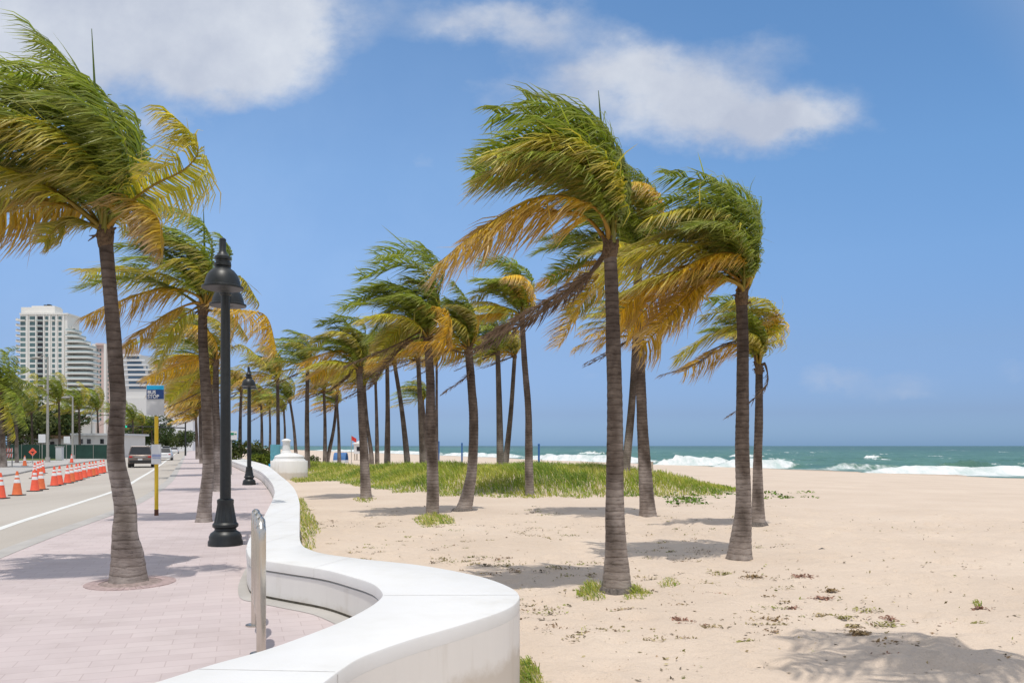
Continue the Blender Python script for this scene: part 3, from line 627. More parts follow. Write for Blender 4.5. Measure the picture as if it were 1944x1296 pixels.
def palm(label, group, pts, widths, Y, zb=None, fronds=(), n_auto=14, L=2.5, nl=46, dead=2, seed=0, ages=(.45, .3, .25), spear=None, roots=False, parts=True, windk=1.7, lo=-.05, rows=4, shift=None, wmul=1.0, droop=.45):
    """pts: trunk seen in photo pixels from foot to top at depth Y; widths in photo px."""
    rng = np.random.default_rng(100 + seed)
    W3 = [np.array(pt(x, y, Y)) for x, y in pts]
    if shift is not None: W3 = [w + np.array(shift) for w in W3]
    b = W3[0]; zg = gz(b[0], b[1]) if zb is None else zb
    if W3[0][2] - zg > .25 and len(W3) > 1: W3.insert(0, np.array([b[0], b[1], zg])); widths = [widths[0] * 1.15] + list(widths)
    W3[0][2] = zg - .05
    rads = [w * Y / F / 2 * (.97 if k < 2 else .88) for k, w in enumerate(widths)]
    hero = parts
    for i in range(1, len(W3) - 1): W3[i] = W3[i] + np.array([0, rng.normal(0, .03), 0])
    root = thing('coconut_palm', (b[0], b[1], zg), label, 'palm tree', group)
    make_trunk(W3, rads, root, hero, rng)
    c = W3[-1]; r = rads[-1]
    fb = MB(); pr = [(r * .95, -.1), (r * 1.12, -.05), (r * 1.22, .04), (r * 1.05, .14), (r * .6, .24), (r * .2, .34)]
    fb.lathe(pr, c, 14)
    if hero:
        for k in range(16):
            a = rng.uniform(0, 6.28); h = rng.uniform(-.1, .15); d = np.array([math.cos(a), math.sin(a), 0])
            p0 = c + d * r * .9 + Zv * h; p1 = p0 + d * r * rng.uniform(.2, .7) + Zv * rng.uniform(.02, .16); p2 = p1 + d * r * .3 + WIND * rng.uniform(0, .08) - Zv * rng.uniform(0, .1)
            fb.tube([p0, p1, p2], [.022, .016, .004], 5)
    fb.build('leaf_base', MT['fibre'], root, smooth=50)
    if roots:
        rb = MB(); rr0 = rads[0]
        rb.lathe([(rr0 * 1.35, -.08), (rr0 * 1.22, .02), (rr0 * 1.12, .06), (rr0 * .98, .1)], (b[0], b[1], zg), 18); rb.build('root_mass', MT['roots'], root, smooth=50)
    allf = []
    c2 = c + Zv * .08
    for fr in fronds:
        *px, dzz, age = fr
        P3 = [c2 + rng.normal(0, .03, 3)]
        m = len(px) // 2
        for k in range(m):
            Yk = Y + dzz * ((k + 1) / m) ** 1.2; P3.append(np.array(pt(px[2 * k], px[2 * k + 1], Yk)))
        allf.append((catmull(P3, 10), age))
    allf += auto_fronds(c2, n_auto, L, rng, windk, ages, dead, lo=lo)
    Vs, Fs, Cs, o = [], [], [], 0
    for P, age in allf:
        v, f, cc = frond_mesh(P, age, rng, nl, 1.0, rows, rr=.026 if hero else .032, wmul=wmul, droop=droop)
        if hero:
            fo = fast_mesh('frond', v, f, cc, MT['leaf'], root, {3: 'dead brown hanging frond', 2: 'orange yellow old frond'}.get(age))
        else: Vs.append(v); Fs.append(f + o); Cs.append(cc); o += len(v)
    if not hero: fast_mesh('crown', np.concatenate(Vs), np.concatenate(Fs), np.concatenate(Cs), MT['leaf'], root)
    if spear:
        sp = MB(); q = [np.array(pt(x, y, Y)) for x, y in spear]; sp.tube(catmull([c2] + q, 5), list(np.interp(np.linspace(0, 1, len(q) * 5 + 1), [0, .6, 1], [.03, .022, .004])), 6)
        sp.c = [(.13, .19, .03)] * len(sp.v); sp.build('spear_leaf', MT['leaf'], root)
    PALMS.append(root); return root
GP, GB = 'wind bent coconut palms along the pink pavement', 'wind bent coconut palms standing on the beach sand'
def Yz(py, z): return F * (HC - z) / (py - HY)
# pavement palms
palm('largest palm, in the left foreground, standing in a brick ring on the pink pavement', GP,
     [(246, 1105), (245, 1054), (242, 1010), (237, 966), (229, 922), (222, 878), (219, 830), (220, 760), (218, 702), (209, 570), (200, 455)], [70, 61, 52, 45, 41, 36, 33, 31, 31, 29, 28], Yz(1105, 0), 0.0,
     [(228, 330, 198, 200, 68, 62, .5, 0), (222, 310, 178, 175, 5, 128, -.3, 0), (215, 310, 140, 205, -60, 150, .6, 0), (232, 335, 232, 255, 150, 155, .2, 0), (238, 340, 250, 250, 190, 170, .7, 0),
      (200, 330, 110, 215, -80, 185, -.6, 0), (185, 320, 90, 235, -70, 205, -.9, 1), (190, 360, 130, 300, 20, 240, -90, 250, -.5, 1), (195, 380, 160, 330, 60, 345, -60, 400, -.6, 1), (170, 400, 110, 350, 0, 320, -90, 330, .6, 1),
      (190, 390, 120, 300, 10, 290, -80, 300, -.2, 0), (165, 410, 110, 385, 20, 400, -60, 440, .4, 2), (235, 395, 290, 352, 350, 322, 377, 285, 355, 245, 318, 212, -.3, 1), (225, 410, 262, 388, 300, 415, 306, 470, -.5, 2),
      (180, 430, 140, 415, 110, 430, 85, 460, -.3, 1), (240, 360, 268, 300, 262, 225, .6, 0), (205, 350, 215, 250, 120, 170, -.8, 0), (230, 405, 270, 372, 310, 385, .9, 1)],
     n_auto=8, L=2.3, nl=62, dead=0, seed=1, lo=.6, spear=[(190, 300), (182, 200), (174, 55)], ages=(.8, .2, 0), windk=1.6)
palm('second palm of the pavement row, just left of the nearer black lamp post', GP,
     [(386, 990), (388, 960), (393, 880), (391, 760), (387, 660), (385, 592)], [31, 26, 23, 22, 20, 18], Yz(990, 0), 0.0,
     [(402, 500, 388, 430, 300, 393, .4, 0), (398, 500, 355, 450, 285, 425, -.4, 0), (394, 520, 340, 455, 262, 468, -.2, 0), (390, 530, 350, 490, 270, 520, -.8, 1), (378, 555, 300, 520, 160, 515, .5, 1),
      (372, 560, 300, 548, 165, 600, -.6, 2), (368, 575, 310, 600, 238, 660, -.5, 2), (370, 585, 330, 620, 300, 690, .6, 1), (412, 560, 455, 588, 505, 600, 526, 668, -.6, 2), (408, 545, 436, 480, 420, 448, .5, 0), (410, 545, 455, 525, 492, 575, .4, 1),
      (405, 590, 440, 600, 470, 640, .7, 1)],
     n_auto=8, L=2.3, nl=52, dead=0, seed=2, lo=.5, spear=[(388, 480), (386, 388)], ages=(.7, .3, 0))
palm('third palm of the pavement row, its trunk right behind the nearer lamp post', GP, [(414, 932), (413, 860), (411, 760), (410, 690)], [19, 15, 13, 12], Yz(932, 0), 0.0,
     [(400, 660, 360, 640, 285, 650, 0, 1), (395, 680, 350, 690, 280, 720, .4, 2), (405, 650, 380, 610, 310, 605, 0, 0), (425, 670, 460, 655, 505, 690, .4, 1), (400, 690, 370, 710, 320, 760, -.5, 1)], n_auto=12, L=2.5, nl=44, dead=0, seed=3, wmul=1.15)
for k, (x, by, ty, wd_, Y_, lb_) in enumerate([
        (401, 0, 735, 9, 42, 'fourth palm of the pavement row, yellow fronds beside the bus stop sign'),
        (389, 0, 760, 8, 55, 'fifth palm of the pavement row, half hidden behind the second palm'),
        (381, 0, 778, 7, 72, 'sixth palm of the pavement row, low crown left of the second palm trunk'),
        (373, 0, 795, 6, 95, 'small far palm of the pavement row, nearest to the road')]):
    palm(lb_, GP, [(x + 2, HY + F * HC / Y_), (x, (ty + 860) / 2), (x - 1, ty)], [wd_ * 1.4, wd_, wd_ * .9], Y_, 0.0, n_auto=26, L=3.2, nl=28, dead=1, seed=10 + k, parts=False, rows=3, ages=(.35, .35, .3), wmul=1.9)
# beach palms in front
palm('tall middle palm with an orange sweep of fronds and grass tufts at its foot', GB,
     [(1170, 1126), (1171, 1090), (1169, 1030), (1167, 960), (1167, 800), (1165, 650), (1161, 540), (1158, 478)], [58, 53, 46, 40, 34, 31, 29, 27], Yz(1126, -.4), None,
     [(1168, 350, 1135, 250, 1000, 188, .4, 0), (1166, 370, 1150, 285, 1070, 225, 940, 215, -.2, 0), (1160, 380, 1120, 290, 1030, 252, 915, 295, -.6, 0), (1172, 350, 1125, 290, 1040, 262, 950, 285, -.8, 1), (1155, 400, 1080, 330, 980, 318, 905, 330, .3, 0),
      (1152, 395, 1075, 318, 975, 318, 900, 350, -.4, 1), (1152, 430, 1122, 390, 1035, 372, 935, 420, 828, 502, -.9, 2), (1140, 442, 1100, 408, 1000, 405, 890, 465, .1, 2), (1172, 370, 1118, 296, 1015, 272, 945, 292, -1.0, 1), (1150, 480, 1120, 520, 1040, 572, 918, 640, .5, 3), (1140, 490, 1090, 550, 1000, 610, 900, 665, .9, 3),
      (1176, 400, 1188, 340, 1165, 285, .7, 0), (1180, 410, 1196, 370, 1180, 300, .3, 0), (1172, 380, 1175, 300, 1100, 225, .6, 0), (1160, 390, 1140, 300, 1050, 240, .8, 0), (1155, 400, 1095, 330, 1000, 300, 905, 320, .9, 0)],
     n_auto=5, L=2.2, nl=62, dead=0, seed=21, lo=.9, spear=[(1152, 300), (1143, 250), (1136, 172)], ages=(1, 0, 0), roots=True)
palm('palm behind the tall middle palm, its dark crown half hidden', GB, [(1230, 980), (1226, 920), (1219, 800), (1214, 650), (1210, 500)], [34, 28, 23, 21, 19], Yz(980, -.4), None,
     [(1190, 490, 1130, 530, 1062, 655, -.5, 2), (1195, 480, 1140, 468, 1045, 530, .3, 0), (1190, 500, 1120, 560, 1080, 600, .6, 1), (1220, 420, 1215, 350, 1190, 318, .3, 0), (1228, 440, 1252, 390, 1215, 330, -.3, 0), (1225, 440, 1245, 420, 1200, 370, -.6, 0)], n_auto=20, L=3.1, nl=48, dead=1, seed=22, wmul=1.2, ages=(.7, .2, .1))
palm('rightmost tall palm with long orange fronds blown left over its neighbour', GB,
     [(1402, 1060), (1405, 1020), (1411, 950), (1410, 850), (1410, 760), (1411, 650), (1408, 570)], [49, 40, 33, 30, 27, 25, 24], Yz(1060, -.4), None,
     [(1428, 470, 1402, 395, 1340, 345, 1262, 333, .3, 0), (1426, 480, 1415, 410, 1350, 342, -.3, 0), (1422, 490, 1390, 410, 1310, 372, 1248, 388, -.4, 0), (1420, 500, 1380, 415, 1300, 398, 1238, 410, -.7, 1), (1420, 510, 1380, 440, 1300, 425, 1240, 445, .5, 0),
      (1415, 510, 1370, 450, 1280, 448, 1175, 490, .2, 1), (1424, 525, 1395, 482, 1330, 492, 1240, 545, -.8, 2), (1420, 505, 1360, 470, 1250, 485, 1140, 520, .6, 1), (1402, 530, 1330, 500, 1240, 535, 1170, 600, -.3, 2), (1402, 540, 1345, 530, 1285, 585, 1215, 665, -.7, 2), (1404, 540, 1340, 515, 1260, 520, 1160, 565, -.9, 1), (1402, 538, 1350, 525, 1300, 560, 1245, 620, .2, 2), (1404, 520, 1340, 480, 1250, 470, 1150, 500, -.5, 1), (1405, 535, 1330, 520, 1270, 545, 1190, 625, .4, 2),
      (1432, 480, 1442, 430, 1415, 390, .4, 0), (1430, 470, 1432, 400, 1380, 350, .8, 0), (1418, 500, 1370, 430, 1290, 410, .9, 0), (1425, 540, 1440, 490, 1438, 465, .3, 1)],
     n_auto=5, L=2.2, nl=60, dead=0, seed=23, lo=.9, ages=(1, 0, 0))
palm('short palm right of the rightmost tall palm, a brown frond hanging down its trunk', GB,
     [(1439, 998), (1439, 960), (1438, 880), (1440, 790), (1441, 705)], [33, 24, 19, 17, 15], Yz(998, -.4), None,
     [(1452, 640, 1474, 600, 1445, 568, 1390, 572, -.4, 1), (1450, 650, 1462, 610, 1410, 588, 1335, 600, .3, 1), (1432, 660, 1400, 620, 1340, 640, 1285, 680, -.4, 1), (1430, 670, 1390, 655, 1330, 685, 1300, 705, .4, 2), (1420, 650, 1370, 655, 1320, 690, 1250, 713, -.7, 3), (1452, 690, 1456, 730, 1420, 765, 1378, 792, -.4, 3),
      (1440, 640, 1395, 575, 1345, 572, .4, 0), (1455, 640, 1482, 610, 1470, 585, -.2, 2), (1445, 640, 1430, 590, 1370, 580, .6, 0), (1450, 660, 1478, 640, 1470, 600, .5, 1)], n_auto=5, L=2.1, nl=48, dead=0, seed=24, lo=.6, roots=True, ages=(.6, .4, 0), wmul=1.1)
palm('palm with a green upper crown and grass round its foot, left of the leaning palm', GB,
     [(821, 978), (822, 900), (818, 800), (817, 720), (812, 650)], [27, 23, 21, 19, 17], Yz(978, -.4), None,
     [(828, 540, 795, 475, 715, 485, .3, 0), (820, 540, 770, 498, 685, 525, -.4, 0), (815, 570, 740, 545, 648, 582, -.3, 0), (805, 600, 750, 585, 695, 645, -.6, 0), (812, 610, 850, 590, 845, 640, 785, 650, -.6, 2), (800, 630, 750, 655, 655, 695, -.5, 3), (800, 640, 760, 660, 700, 735, .4, 3), (832, 560, 838, 510, 800, 465, .2, 0), (800, 610, 760, 620, 720, 670, .4, 1), (820, 640, 850, 620, 860, 655, .4, 2)],
     n_auto=14, L=2.4, nl=46, dead=0, seed=25, lo=.4, ages=(.7, .3, 0), wmul=1.2)
palm('leaning palm with a curved trunk on a bare root mass before the dune grass', GB,
     [(878, 970), (886, 945), (896, 890), (899, 800), (894, 720), (890, 668)], [36, 28, 22, 20, 18, 16], Yz(970, -.4), None,
     [(885, 660, 880, 600, 845, 565, .2, 0), (888, 650, 895, 590, 860, 535, -.3, 0), (880, 660, 850, 620, 820, 640, -.5, 1), (895, 640, 870, 590, 832, 575, .4, 0), (880, 670, 850, 665, 790, 690, -.3, 3), (893, 700, 885, 715, 838, 748, -.3, 3), (900, 650, 916, 640, 912, 690, .3, 1)],
     n_auto=14, L=2.2, nl=44, dead=0, seed=26, roots=True, wmul=1.2)
palm('slender palm at the front edge of the dune grass, right of the leaning palm', GB, [(1006, 943), (1004, 880), (1003, 780), (996, 690), (991, 605)], [18, 16, 14, 13, 11], Yz(943, -.4), None,
     [(992, 560, 975, 500, 910, 500, 0, 0), (990, 580, 950, 540, 895, 570, -.4, 1), (995, 590, 1018, 580, 985, 575, 0, 1), (990, 570, 985, 520, 940, 495, .4, 0)], n_auto=16, L=2.6, nl=40, dead=1, seed=27, wmul=1.4, ages=(.6, .3, .1))
palm('palm with bright yellow lower fronds on the sand right of the white drum', GB, [(695, 945), (692, 880), (688, 800), (684, 740), (682, 705)], [22, 18, 16, 14, 13], Yz(945, -.4), None,
     [(675, 680, 640, 665, 572, 690, -.4, 2), (675, 690, 640, 690, 590, 718, .3, 2), (680, 660, 655, 610, 605, 615, 0, 0), (680, 670, 640, 630, 590, 660, -.3, 1), (690, 660, 690, 615, 640, 600, .3, 0), (672, 700, 660, 715, 628, 740, .4, 3)],
     n_auto=14, L=2.3, nl=40, dead=0, seed=28, wmul=1.4, ages=(.6, .4, 0))
palm('palm right of the view whose crown shades the near sand', GB, [(2230, 1290), (2225, 900), (2190, 300), (2160, -180)], [66, 50, 44, 38], 5.85, None, n_auto=10, L=2.5, nl=30, dead=0, seed=29, lo=.6)
# beach palms in and behind the dune grass
BG = [((950, 890), (948, 780), (945, 672), 12, 40, 0, 2.7, 'left palm of the slim pair in the dune grass'),
      ((960, 880), (970, 780), (977, 678), 10, 47, 1, 2.3, 'leaning slim palm of the pair, its low crown under a bigger one'),
      ((1187, 890), (1200, 760), (1206, 640), 14, 36, 2, 2.6, 'bent thin palm between the tall middle palm and the palm behind it'),
      ((584, 894), (583, 800), (584, 700), 9, 58, 0, 3.4, 'dark green palm right beside the white round drum'),
      ((617, 875), (617, 800), (615, 745), 7, 70, 1, 2.8, 'low yellowish palm behind the dune, left of the crossing trunks'),
      ((622, 872), (634, 810), (641, 738), 7, 72, 3, 2.8, 'leaning palm behind the dune grass whose trunk crosses its neighbours'),
      ((644, 870), (643, 820), (640, 770), 6, 76, 2, 2.4, 'short palm between crossing trunks behind the dune'),
      ((705, 862), (697, 800), (692, 735), 7, 66, 4, 2.6, 'grey leaning trunk palm right behind the yellow palm'),
      ((716, 866), (715, 790), (713, 728), 7, 66, 0, 2.6, 'upright palm behind the dune, right of the grey leaning trunk'),
      ((735, 868), (736, 780), (735, 694), 10, 55, 3, 3.0, 'straight palm behind the dune with its crown under the big green one'),
      ((773, 874), (763, 780), (749, 690), 10, 52, 1, 2.8, 'dark trunk palm leaning left behind the dune grass'),
      ((803, 873), (798, 770), (794, 684), 11, 50, 2, 3.0, 'grey palm just left of the palm with a green upper crown'),
      ((829, 868), (829, 780), (829, 690), 6, 66, 4, 2.6, 'thin palm hidden behind the trunk of the green crowned palm'),
      ((808, 866), (806, 800), (803, 762), 6, 80, 5, 3.0, 'low bright green palm seen between trunks over the dune'),
      ((528, 880), (528, 800), (527, 722), 8, 62, 1, 3.2, 'palm behind the white round drum, above its pillar'),
      ((562, 866), (558, 810), (551, 764), 6, 84, 0, 3.4, 'dark bent palm past the white round drum, left of the sea'),
      ((497, 868), (497, 810), (496, 770), 6, 88, 2, 3.2, 'palm with a yellow crown behind the farther lamp post'),
      ((512, 866), (513, 820), (512, 776), 5, 96, 3, 3.2, 'small far palm over the turquoise panel'),
      ((455, 868), (456, 800), (458, 742), 7, 74, 4, 3.0, 'palm over the dark hedge left of the farther lamp post'),
      ((540, 864), (541, 820), (539, 782), 5, 105, 5, 3.0, 'tiny far palm between the drum pillar and the dark bent palm')]
proto = {}
for k, (a, b_, c_, w, Y_, var, L_, lb_) in enumerate(BG):
    green = var in (0, 5)
    palm(lb_, GB, [a, b_, c_], [w * 1.25, w, w * .85], Y_, None, n_auto=24, L=L_ * 1.08, nl=24 if Y_ > 50 else 32, dead=0 if var == 5 else 2, seed=40 + k, parts=False, rows=3, ages=(.8, .2, 0) if green else (.4, .35, .25), wmul=1.9 if Y_ > 50 else 1.5, windk=1.5 + .15 * var)
# palms across the road
GA = 'green palms on the far side of the road'
for k, (x, ty, Y_, L_, lb_) in enumerate([
        (30, 768, 76, 3.6, 'low palm left of the tall light pole, over the lawn'),
        (112, 765, 105, 4.6, 'dark windblown palm just right of the tall light pole'), (150, 778, 112, 4.4, 'palm between the two shorter light poles'),
        (185, 780, 118, 4.4, 'palm right of the last light pole, beside the big foreground trunk'), (60, 785, 110, 3.8, 'brownish palm under the white tower, left of the light pole'),
        (128, 800, 130, 4.0, 'low palm behind the white street sign'), (252, 800, 140, 4.0, 'palm under the traffic signal arm, left of the dark car'),
        (270, 808, 165, 4.0, 'palm behind the traffic signal arm over the dark car'), (228, 795, 150, 4.6, 'palm tight against the right side of the foreground trunk'),
        (288, 818, 190, 4.4, 'small palm behind the bus stop pole'), (15, 790, 95, 3.6, 'low palm behind the big palm at the left edge')]):
    palm(lb_, GA, [(x + 2, HY + F * 1.62 / Y_), (x + 1, (ty + 860) / 2), (x, ty)], [.38 * F / Y_, .3 * F / Y_, .26 * F / Y_], Y_, -.02, n_auto=20, L=L_, nl=26, dead=1, seed=80 + k, parts=False, rows=3, ages=(.8, .2, 0), wmul=2.2, windk=.95 + .1 * (k % 4))
palm('big drooping green palm cut off at the far left, across the road', GA, [(6, 872), (4, 810), (2, 748)], [13, 10, 9], 60, -.02,
     [(14, 716, 46, 722, 92, 748, .5, 0), (10, 745, 31, 770, 54, 812, -.6, 0), (6, 700, 18, 668, 34, 660, .3, 0), (12, 712, 28, 702, 54, 700, -.4, 0), (8, 725, 40, 740, 72, 780, .8, 0), (0, 740, 22, 790, 30, 830, .2, 1), (-6, 720, -30, 700, -60, 740, 0, 0), (-4, 740, -24, 780, -40, 820, 0, 0), (0, 700, -14, 665, -40, 668, 0, 0), (14, 735, 34, 752, 48, 790, -1, 0)],
     n_auto=8, L=3.6, nl=44, dead=0, seed=79, parts=False, rows=3, ages=(1, 0, 0), wmul=2.0, windk=.5)
# ------------------------------------------------------------------ shrubs and leafy trees
def leaf_blob(clumps, n, size, cols, rng, wind=.0):
    V, Fq, Cc = [], [], []; tot = sum(c[3] ** 2 for c in clumps)
    for (x, y, z, r, sq) in clumps:
        k = int(n * r * r / tot); d = unit(rng.normal(0, 1, (k, 3))); rad = r * rng.uniform(.45, 1.05, k) ** .6
        p = d * rad[:, None]; p[:, 2] *= sq; p += np.array([x, y, z])
        a = unit(rng.normal(0, 1, (k, 3)) + d * .6); b = unit(np.cross(a, rng.normal(0, 1, (k, 3)))); s = size * rng.uniform(.6, 1.4, k)[:, None]
        e = np.cross(a, b)
        q = np.stack([p - b * s, p + e * s * .55, p + b * s, p - e * s * .55], 1); V.append(q.reshape(-1, 3))
        c = np.array(cols[rng.integers(len(cols))]) * rng.uniform(.6, 1.4, k)[:, None] * rng.uniform(.8, 1.2); Cc.append(np.repeat(c, 4, 0))
    V = np.concatenate(V); Cc = np.concatenate(Cc); return V, np.arange(len(V)).reshape(-1, 4), Cc
def bushy(name, label, cat, base, h, w, n=2600, size=.16, cols=((.05, .09, .02), (.08, .12, .03)), trunk=True, seed=0, group=None):
    rng = np.random.default_rng(500 + seed); r = thing(name, base, label, cat, group); b = np.array(base)
    z0 = h * .42 if trunk else h * .35
    cl_ = [(b[0] + rng.uniform(-.5, .5) * w, b[1] + rng.uniform(-.4, .4) * w, b[2] + z0 + rng.uniform(0, 1) * (h - z0) * .8, w * rng.uniform(.16, .3), .75) for _ in range(14)]
    V, f, c = leaf_blob(cl_, n, size, cols, rng); fast_mesh('crown' if trunk else 'foliage', V, f, c, MT['foliage'], r)
    if trunk:
        t = MB(); t.tube([b - Zv * .05, b + Zv * h * .3, b + Zv * h * .6], [.16, .12, .06], 8)
        for k in range(4): t.tube([b + Zv * h * .28, np.array(cl_[k][:3])], [.08, .03], 6)
        t.build('trunk', MT['treebark'], r, smooth=50)
    else:
        t = MB()
        for k in range(5): t.tube([b - Zv * .05, np.array(cl_[k][:3])], [.05, .02], 6)
        t.build('stem', MT['treebark'], r, smooth=50)
    return r
def gp(px, Y, z): return ((px - CX) / F * Y, Y, z)
G1 = ((.045, .075, .02), (.075, .10, .025), (.10, .12, .03))
bushy('sea_grape_shrub', 'dark green hedge shrub behind the white street sign on the pavement side', 'shrub', gp(458, 70, -.4), 2.6, 3.4, 2600, .14, G1, False, 1)
bushy('garden_shrub', 'yellow green shrub by the turquoise panel past the farther lamp post', 'shrub', gp(497, 62, -.4), 1.4, 1.6, 1200, .1, ((.16, .2, .02), (.1, .16, .02)), False, 2)
bushy('garden_shrub', 'dark shrub between the white round drum and the sea', 'shrub', gp(572, 70, -.4), 1.1, 2.4, 1200, .1, G1, False, 3)
for k, (x, Y_, h, w, lb_) in enumerate([(20, 120, 8, 10, 'leafy tree behind the green fence at the left picture edge'), (62, 128, 8.5, 9, 'leafy tree behind the green fence below the white tower'), (100, 135, 8, 9, 'leafy tree behind the fence right of the tall light pole'),
                                        (262, 190, 9, 11, 'leafy tree under the traffic signal arm'), (338, 235, 5.5, 9, 'far leafy tree at the end of the road'), (300, 200, 6, 8, 'far leafy tree behind the white car')]):
    bushy('leafy_tree', lb_, 'tree', gp(x, Y_, -.05), h, w, 2600, .3, G1, True, 10 + k, 'leafy trees beyond the road')
# ------------------------------------------------------------------ grass and beach plants
def blades(points, hts, cols, rng, wid=.012, lean=.42):
    n = len(points); p = np.asarray(points); h = np.asarray(hts)[:, None]
    a = rng.uniform(0, 6.283, n); out_ = np.stack([np.cos(a), np.sin(a), 0 * a], 1) * rng.uniform(.1, .6, n)[:, None]
    d0 = unit(Zv + out_ * .7); d1 = unit(Zv * .55 + out_ + WIND * lean); d2 = unit(Zv * -.05 + out_ * .8 + WIND * lean * 1.5)
    p1 = p + d0 * h * .4; p2 = p1 + d1 * h * .35; p3 = p2 + d2 * h * .3
    w = np.stack([-np.sin(a * 1.7), np.cos(a * 1.7), 0 * a], 1) * (wid * rng.uniform(.7, 1.4, n))[:, None]
    V = np.stack([p - w, p + w, p1 - w * .9, p1 + w * .9, p2 - w * .6, p2 + w * .6, p3 - w * .1, p3 + w * .1], 1).reshape(-1, 3)
    b = np.arange(n) * 8; Fq = np.concatenate([np.stack([b + 2 * r, b + 2 * r + 1, b + 2 * r + 3, b + 2 * r + 2], 1) for r in range(3)])
    return V, Fq, np.repeat(np.asarray(cols), 8, 0)
GC = np.array([[.42, .47, .07], [.31, .41, .06], [.54, .54, .13], [.19, .30, .05], [.62, .55, .25]])
rg = np.random.default_rng(77)
n = 150000; bx_ = rg.uniform(-31, 11, n * 2); by_ = rg.uniform(29, 85, n * 2)
keep = (poly_dist(bx_, by_, DUNE) > -.25 + .5 * np.array([mnoise.noise(Vector((x * .9, y * .9, 3))) for x, y in zip(bx_, by_)]))
keep &= rg.random(n * 2) < np.clip((45 / by_) ** 2.2, .04, 1)
bx_, by_ = bx_[keep], by_[keep]
pn = np.array([mnoise.noise(Vector((x * .35, y * .35, 0))) + .5 * mnoise.noise(Vector((x * 1.2, y * 1.2, 5))) for x, y in zip(bx_, by_)])
ht = np.clip(.42 + .28 * pn + rg.normal(0, .08, len(bx_)), .12, .8) * (.30 + .70 * sstep(-.2, 2.2, poly_dist(bx_, by_, DUNE))) + .03
ci = np.where(pn > .28, 3, np.where(pn > .02, 1, np.where(pn > -.25, 0, 2))); ci = np.where(rg.random(len(ci)) < .38, rg.integers(0, 5, len(ci)), ci)
V, f, c = blades(np.stack([bx_, by_, ground_z(bx_, by_) - .02], 1), ht, GC[ci] * rg.uniform(.75, 1.25, len(ci))[:, None], rg, .014)
meta(fast_mesh('dune_grass', V, f, c, MT['grass']), 'bright green wind combed grass covering the low dune behind the palms', 'grass', kind='stuff')
def patch(name, label, poly_px, n, h, kind='stuff', cat='grass', seed=0, wid=.008, cset=None):
    r = np.random.default_rng(900 + seed); P = [gat(x, y) for x, y in poly_px]; pl = [(p.x, p.y) for p in P]
    xs_, ys_ = [p[0] for p in pl], [p[1] for p in pl]; x = r.uniform(min(xs_), max(xs_), n * 4); y = r.uniform(min(ys_), max(ys_), n * 4)
    d = poly_dist(x, y, pl); k = d > 0; x, y, d = x[k][:n], y[k][:n], d[k][:n]
    cs = GC if cset is None else cset
    V, f, c = blades(np.stack([x, y, ground_z(x, y) - .01], 1), h * r.uniform(.4, 1.1, len(x)) * (.45 + .55 * sstep(0, .25, d)), cs[r.integers(0, len(cs), len(x))] * r.uniform(.7, 1.3, len(x))[:, None], r, wid)
    b = Vector((float(np.mean(x)), float(np.mean(y)), gz(float(np.mean(x)), float(np.mean(y)))))
    o = fast_mesh(name, V - np.array(b), f, c, MT['grass']); o.location = b
    return meta(o, label, cat, None, kind)
patch('verge_grass', 'green grass growing against the beach side of the white wall', [(560, 950), (575, 945), (600, 985), (612, 1010), (600, 1032), (600, 1052), (566, 1052)], 3000, .26, seed=1)
patch('verge_grass', 'strip of grass at the foot of the white round drum', [(545, 908), (600, 898), (640, 902), (628, 912), (560, 916)], 2600, .3, seed=2, wid=.014)
patch('verge_grass', 'grass tuft against the near end of the white wall', [(975, 1262), (1005, 1255), (1035, 1290), (1050, 1330), (970, 1340)], 900, .26, seed=3, wid=.006)
patch('grass_tuft', 'bushy grass tuft on the left of the tall middle palm foot', [(1092, 1128), (1115, 1108), (1150, 1112), (1150, 1140), (1112, 1144)], 420, .28, None, 'grass tuft', 4, .006)
patch('grass_tuft', 'grass tuft on the right of the tall middle palm foot', [(1180, 1118), (1205, 1112), (1240, 1128), (1225, 1140), (1185, 1140)], 320, .24, None, 'grass tuft', 5, .006)
patch('grass_tuft', 'grass clump round the foot of the green crowned palm', [(782, 985), (820, 976), (862, 982), (866, 996), (800, 1002)], 900, .22, None, 'grass tuft', 6, .01)
patch('grass_tuft', 'small thin grass tuft right of the tall middle palm', [(1245, 1108), (1275, 1098), (1292, 1110), (1262, 1122)], 110, .22, None, 'grass tuft', 7, .006)
patch('grass_tuft', 'low grass round the foot of the yellow lower fronds palm', [(668, 946), (690, 940), (716, 946), (700, 954), (676, 952)], 300, .12, None, 'grass tuft', 8, .01)
patch('grass_tuft', 'sparse pale grass tuft alone on the open sand at the right', [(1846, 1146), (1856, 1142), (1866, 1148), (1856, 1153)], 60, .2, None, 'grass tuft', 9, .005)
patch('grass_tuft', 'tiny grass sprig on the sand near the wall, below the middle palm', [(1100, 1196), (1115, 1190), (1120, 1204), (1104, 1208)], 26, .17, None, 'grass tuft', 10, .005)
